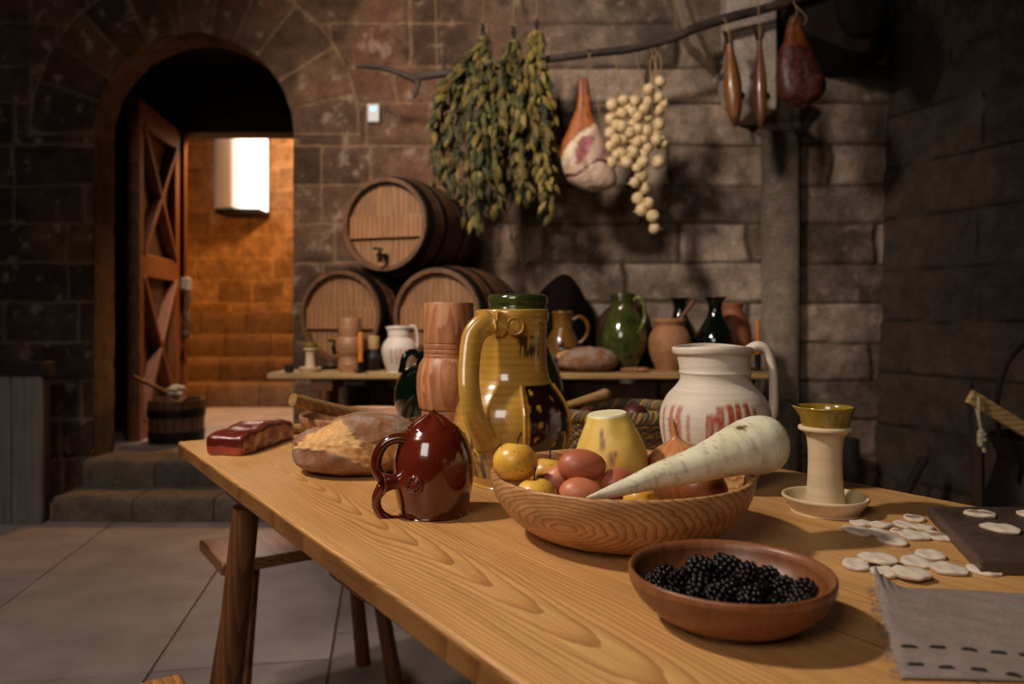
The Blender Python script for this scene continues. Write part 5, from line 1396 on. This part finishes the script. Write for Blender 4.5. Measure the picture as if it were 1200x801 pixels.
# dried fish
def fish(px, y0, y1, w, lab, ang, cord):
    Y = HYD-.10; o = W(px, y0, Y); t = thing('dried_fish', lab, 'fish', o); k = Y/F
    H = (y1-y0)*k; ca, cb, cd = [np.array(c(h)[:3]) for h in ('8a5a30', '5a3018', '2a1810')]
    lean = math.tan(ang)*H
    path = []; rad = []
    for i in range(25):
        s = i/24; path.append((lean*s, 0, -H*s)); prof = [.42, .46, .62, .80, .93, 1., 1., .95, .82, .6, .22]
        u = s*10; j = min(int(u), 9); rad.append(w*k*(prof[j]+(prof[j+1]-prof[j])*(u-j)))
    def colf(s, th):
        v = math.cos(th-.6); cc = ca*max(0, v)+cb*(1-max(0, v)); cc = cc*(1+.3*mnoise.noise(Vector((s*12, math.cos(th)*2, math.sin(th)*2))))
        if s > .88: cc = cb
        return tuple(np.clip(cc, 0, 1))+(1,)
    mb = MB(); mb.sweep([Vector(p) for p in path], rad, 20, smooth=False, colf=colf); mb.build('body', painted('fish_skin', rough=.35, coat=.3, nscale=120, amt=.4, bump=(150, .3, .002)), t, angle=80)
    mf = plain('fish_fin', '#241711', '#3a261a', 60, .5)
    mb = MB()
    for s in (-1, 1):
        mb.add([(s*.002, -.006, -.02), (s*.018, -.006, .01), (s*.034, -.002, .068), (s*.018, -.002, .066), (s*.001, -.002, .018), (s*.002, .006, -.02), (s*.018, .006, .01), (s*.034, .004, .068), (s*.018, .004, .066), (s*.001, .004, .018)],
               [(0, 1, 2, 3, 4), (9, 8, 7, 6, 5), (0, 5, 6, 1), (1, 6, 7, 2), (2, 7, 8, 3), (3, 8, 9, 4), (4, 9, 5, 0)])
    mb.build('tail', mf, t)
    mb = MB()
    for s, q in ((-1, .38), (1, .6)):
        x = lean*q+s*w*k*.85; z = -H*q
        mb.add([(x, -.003, z+.02), (x+s*.024, 0, z-.005), (x+s*.02, 0, z-.03), (x, -.003, z-.02), (x, .003, z+.02), (x+s*.024, .002, z-.005), (x+s*.02, .002, z-.03), (x, .003, z-.02)], [(0, 1, 2, 3), (7, 6, 5, 4), (0, 4, 5, 1), (1, 5, 6, 2), (2, 6, 7, 3), (3, 7, 4, 0)])
    mb.build('fin', mf, t)
    mb = MB(); mb.sweep([(0, -.003, -.01), (cord[0]*k*.4, 0, .08), (cord[0]*k, .06, (y0-cord[1])*k)], .003, 6)
    for kk in range(3): mb.sweep([(.010*math.cos(a), .009*math.sin(a), -.006*kk-.004) for a in np.linspace(0, 2*PI, 12)], .0025, 5, smooth=False)
    mb.build('cord', M_twine, t, merge=False)
fish(855, 52, 148, 10.5, 'dried brown fish, left of the pair hanging by tails', math.radians(4), (-3, 16))
fish(890, 48, 152, 7.5, 'dried tan fish, right of the pair hanging by tails', math.radians(1), (0, -40))

# garlic strings
M_garlic = plain('garlic_skin', '#dcc49a', '#c4a878', 30, .5, lo=.3, hi=.7, bump=(60, .2, .003))
def bulb_mesh():
    mb = MB(); mb.lathe([(0, -.030), (.008, -.031), (.022, -.026), (.0315, -.010), (.033, .002), (.028, .016), (.015, .026), (.006, .034), (.0035, .044), (0, .046)], 30, sub=3,
        dfm=lambda p, a, r, z: (p.x*(1+.05*abs(math.sin(a*4))), p.y*(1+.05*abs(math.sin(a*4))), p.z)); return mb
gm = bulb_mesh().build('bulb', M_garlic, angle=80); gdata = gm.data; bpy.data.objects.remove(gm)
def garlic(label, top, pts, loop=True, seed=1):
    r = random.Random(seed); Y = HYD-.07; o = W(top[0], top[1], Y); t = thing('garlic_string', label, 'garlic', o)
    s0 = 3.4783; last = None; core = []
    for gx, gy, *sz in pts:
        px, py = 640+gx/s0, 60+gy/s0; dz = r.uniform(-.03, .01)
        p = W(px, py, Y+dz)-o; b = bpy.data.objects.new('bulb', gdata); COL.objects.link(b); b.parent = t
        b.location = p; k = (sz[0] if sz else 1.)*.92*r.uniform(.93, 1.06); b.scale = (k, k, k); b.rotation_euler = (r.uniform(.3, 1.9), r.uniform(-.9, .9), r.uniform(0, 6)); core.append(p)
    core.sort(key=lambda v: -v.z)
    mb = MB(); path = [Vector((0, .0, 0))]; 
    for i in range(0, len(core), 3):
        g = core[i:i+3]; q = sum(g, Vector())/len(g); path.append(Vector((q.x, q.y+.02, q.z)))
    mb.sweep(path, .010, 7); mb.build('braid', M_twine, t, merge=False)
    mb = MB(); zt = (top[1]-loop[1])*Y/F; xt = (loop[0]-top[0])*Y/F
    mb.sweep([(0, 0, -.02), (.016, 0, .04), (.012, 0, .085), (0, .0, .11), (-.012, 0, .085), (-.014, 0, .04), (0, 0, -.02)], .0035, 6)
    mb.sweep([(0, 0, .11), (xt*.5, .04, (.11+zt)/2), (xt, .07, zt)], .0022, 6)
    mb.build('cord', M_twine, t, merge=False)
garlic('broad garlic string at left with two columns of bulbs', (723, 108), [(270, 218), (266, 275), (263, 333), (263, 388), (268, 455), (316, 200), (312, 253), (310, 306), (308, 362), (300, 420), (328, 452), (290, 240, .9), (288, 300, .9), (285, 360, .9), (290, 420, .9)], (722, 58), 1)
garlic('short garlic string hanging in the middle', (749, 108), [(360, 205), (348, 248), (372, 268), (352, 300), (376, 318), (355, 352), (372, 368), (352, 410), (338, 232, .9), (340, 330, .9)], (747, 54), 2)
garlic('longest garlic string tapering down to single bulbs', (765, 92), [(420, 155), (416, 207), (414, 265), (410, 325), (412, 395), (393, 450), (388, 505), (398, 560), (374, 600), (415, 618), (388, 648), (435, 672), (442, 722), (360, 535, .85), (395, 360, .9), (400, 235, .9), (395, 420, .9), (372, 475, .85)], (766, 49), 3)
garlic('narrow garlic string at the far right, partly hidden', (771, 88), [(465, 122), (462, 188, .85), (480, 215, .8), (462, 240, .9), (458, 298), (452, 360), (478, 375, .85), (456, 450, 1.05), (440, 340, .85)], (769, 49), 4)

# wall sensor
t = thing('wall_sensor', 'small white plastic box with blue light on the wall', 'sensor', W(438, 133, WY-.03))
mb = MB(); mb.box((0, 0, 0), (.072, .03, .108)); mb.build('housing', plain('white_plastic', '#b9bcc0', '#a9acb0', 10, .4), t, bevel=.008)
mb = MB(); mb.box((0, -.016, .022), (.026, .006, .016)); mb.build('indicator', plain('blue_led', '#5aa0ff', None, 10, .4, emit=('#4a9cff', 5)), t, bevel=.002)

# ------------------------------------------------------------------ right side: cauldron, ladle, stake, firewood
cp = Vector((1.72, 2.45, 0)); t = thing('iron_cauldron', 'black iron cauldron at the right edge of the picture', 'cauldron', cp)
mb = MB(); mb.lathe([(0, .22), (.08, .225), (.15, .27), (.185, .36), (.18, .47), (.155, .56), (.148, .60), (.17, .655), (.168, .665), (.145, .62), (.14, .56), (.16, .45), (0, .3)], 48, sub=4); mb.build('pot', M_iron, t)
for a in (.6, 2.7, 4.8):
    mb = MB(); mb.sweep([(.11*math.cos(a), .11*math.sin(a), .26), (.14*math.cos(a), .14*math.sin(a), .13), (.17*math.cos(a), .17*math.sin(a), 0)], [.016, .014, .012], 8); mb.build('leg', M_iron, t)
mb = MB(); mb.sweep([(-.165, 0, .64), (-.17, 0, .8), (-.12, 0, .93), (0, 0, 1.0), (.12, 0, .93), (.17, 0, .8), (.165, 0, .64)], .008, 8); mb.build('bail', M_iron, t)
a = W(1136, 464, 2.33); b = W(1215, 512, 2.36); t = thing('wooden_ladle', 'pale flat wooden handle resting on the cauldron rim', 'ladle', a)
mb = MB(); mb.bar((0, 0, 0), b-a, .018, .042); mb.build('handle', M_bench, t, bevel=.003)
mb = MB(); mb.sweep([(.02, -.014, .0), (.016, -.02, -.03), (.018, -.02, -.07), (.024, -.02, -.10)], .004, 7); mb.sweep([(.02, .014, .0), (.024, -.0, -.05), (.024, -.018, -.10)], .004, 7)
for i in range(7): mb.ell((.024+.006*math.sin(i*2.), -.02, -.105-.006*i), (.011, .010, .008), Matrix.Rotation(i*.8, 3, 'Y'), n=10, m=6)
mb.sweep([(.026, -.02, -.14), (.034, -.02, -.165)], [.004, .006], 6, smooth=False)
mb.build('rope_loop', M_rope, t)
p = W(1146, 560, 2.6); mb = MB(); mb.sweep([(0, 0, 0), (.004, 0, .3), (0, 0, .615)], [.02, .02, .019], 8); tag(mb.build('wooden_stake', plain('dark_stake', '#3a2012', '#241208', 20, .6), loc=(p.x, 2.6, 0)), 'dark brown wooden stake standing beside the cauldron', 'stake')
M_log = plain('dark_log', '#2a201a', '#17100c', 18, .8, bump=(20, .8, .01))
for (x0, y0, z0), (x1, y1, z1), r_, lab in (((1.45, 3.9, .055), (1.95, 3.75, .055), .055, 'dark firewood log on the floor at the foot of right wall'), ((1.42, 3.78, .05), (1.9, 3.62, .05), .05, 'nearer dark firewood log lying on the floor'), ((1.48, 3.84, .145), (1.93, 3.70, .145), .05, 'dark firewood log resting on two others'),
    ((1.70, 3.55, .0), (2.02, 3.76, .36), .022, 'thin dark branch leaning on the firewood'), ((1.80, 4.1, .0), (1.80, 4.12, .40), .06, 'upright dark log stump at the wall corner')):
    mb = MB(); a = Vector((x0, y0, z0)); b = Vector((x1, y1, z1)); mb.sweep([Vector(), (b-a)*.5+Vector((0, 0, .005)), b-a], [r_, r_*1.05, r_*.95], 12); tag(mb.build('firewood_log', M_log, loc=a), lab, 'log')

# ------------------------------------------------------------------ lights
def light(kind, name, loc, energy, color, tgt=None, size=.3, spot=None, blend=.5):
    L = bpy.data.lights.new(name, kind); L.energy = energy; L.color = color
    if kind == 'AREA': L.size = size
    else: L.shadow_soft_size = size
    if spot: L.spot_size = math.radians(spot); L.spot_blend = blend
    o = bpy.data.objects.new(name, L); COL.objects.link(o); o.location = loc
    if tgt is not None: o.rotation_euler = (Vector(tgt)-Vector(loc)).to_track_quat('-Z', 'Y').to_euler()
    return o
light('SPOT', 'key_spot', (-1.6, .95, 2.85), 235, (1, .87, .73), (.35, 1.15, .75), .10, 72, .6)
light('SPOT', 'wall_spot', (-1.5, .9, 3.3), 560, (1, .85, .72), (.15, 4.3, 1.7), .2, 62, 1.0)
light('SPOT', 'floor_spot', (-.8, 2.1, 3.4), 110, (1, .86, .80), (-1.35, 3.2, 0), .15, 70, .9)
light('SPOT', 'landing_spot', (-1.9, 4.9, 2.8), 170, (1, .86, .76), (-1.95, 5.75, .25), .1, 48, .5)
light('AREA', 'soft_fill', (-1.3, -1.4, 2.6), 34, (1, .88, .78), (.0, 2.2, .8), 1.2)
light('POINT', 'stair_glow', (-1.5, 6.6, 2.9), 190, (1, .47, .12), None, .15)
light('POINT', 'stair_glow_low', (-2.9, 6.3, 1.6), 30, (1, .42, .10), None, .15)
light('POINT', 'sconce_glow', (-2.45, 7.3, 2.95), 8, (1, .9, .75), None, .1)
wd = bpy.data.worlds.new('World'); SC.world = wd; wd.use_nodes = True
wd.node_tree.nodes['Background'].inputs[0].default_value = (.5, .42, .36, 1); wd.node_tree.nodes['Background'].inputs[1].default_value = .05

cam = bpy.data.cameras.new('camera'); co = bpy.data.objects.new('camera', cam); COL.objects.link(co)
co.location = (0, 0, CZ); co.rotation_euler = (PI/2, 0, 0); cam.sensor_width = 36; cam.lens = 27.0; cam.shift_y = -(400.5-HY)/1200
cam.clip_start = .02
cam.dof.use_dof = True; cam.dof.focus_distance = 1.12; cam.dof.aperture_fstop = 4.0
SC.camera = co
SC.view_settings.view_transform = 'Standard'; SC.view_settings.look = 'None'
SC.view_settings.exposure = 0; SC.view_settings.gamma = 1
SC.cycles.use_denoising = True
SC.cycles.max_bounces = 6
SC.cycles.sample_clamp_indirect = 4
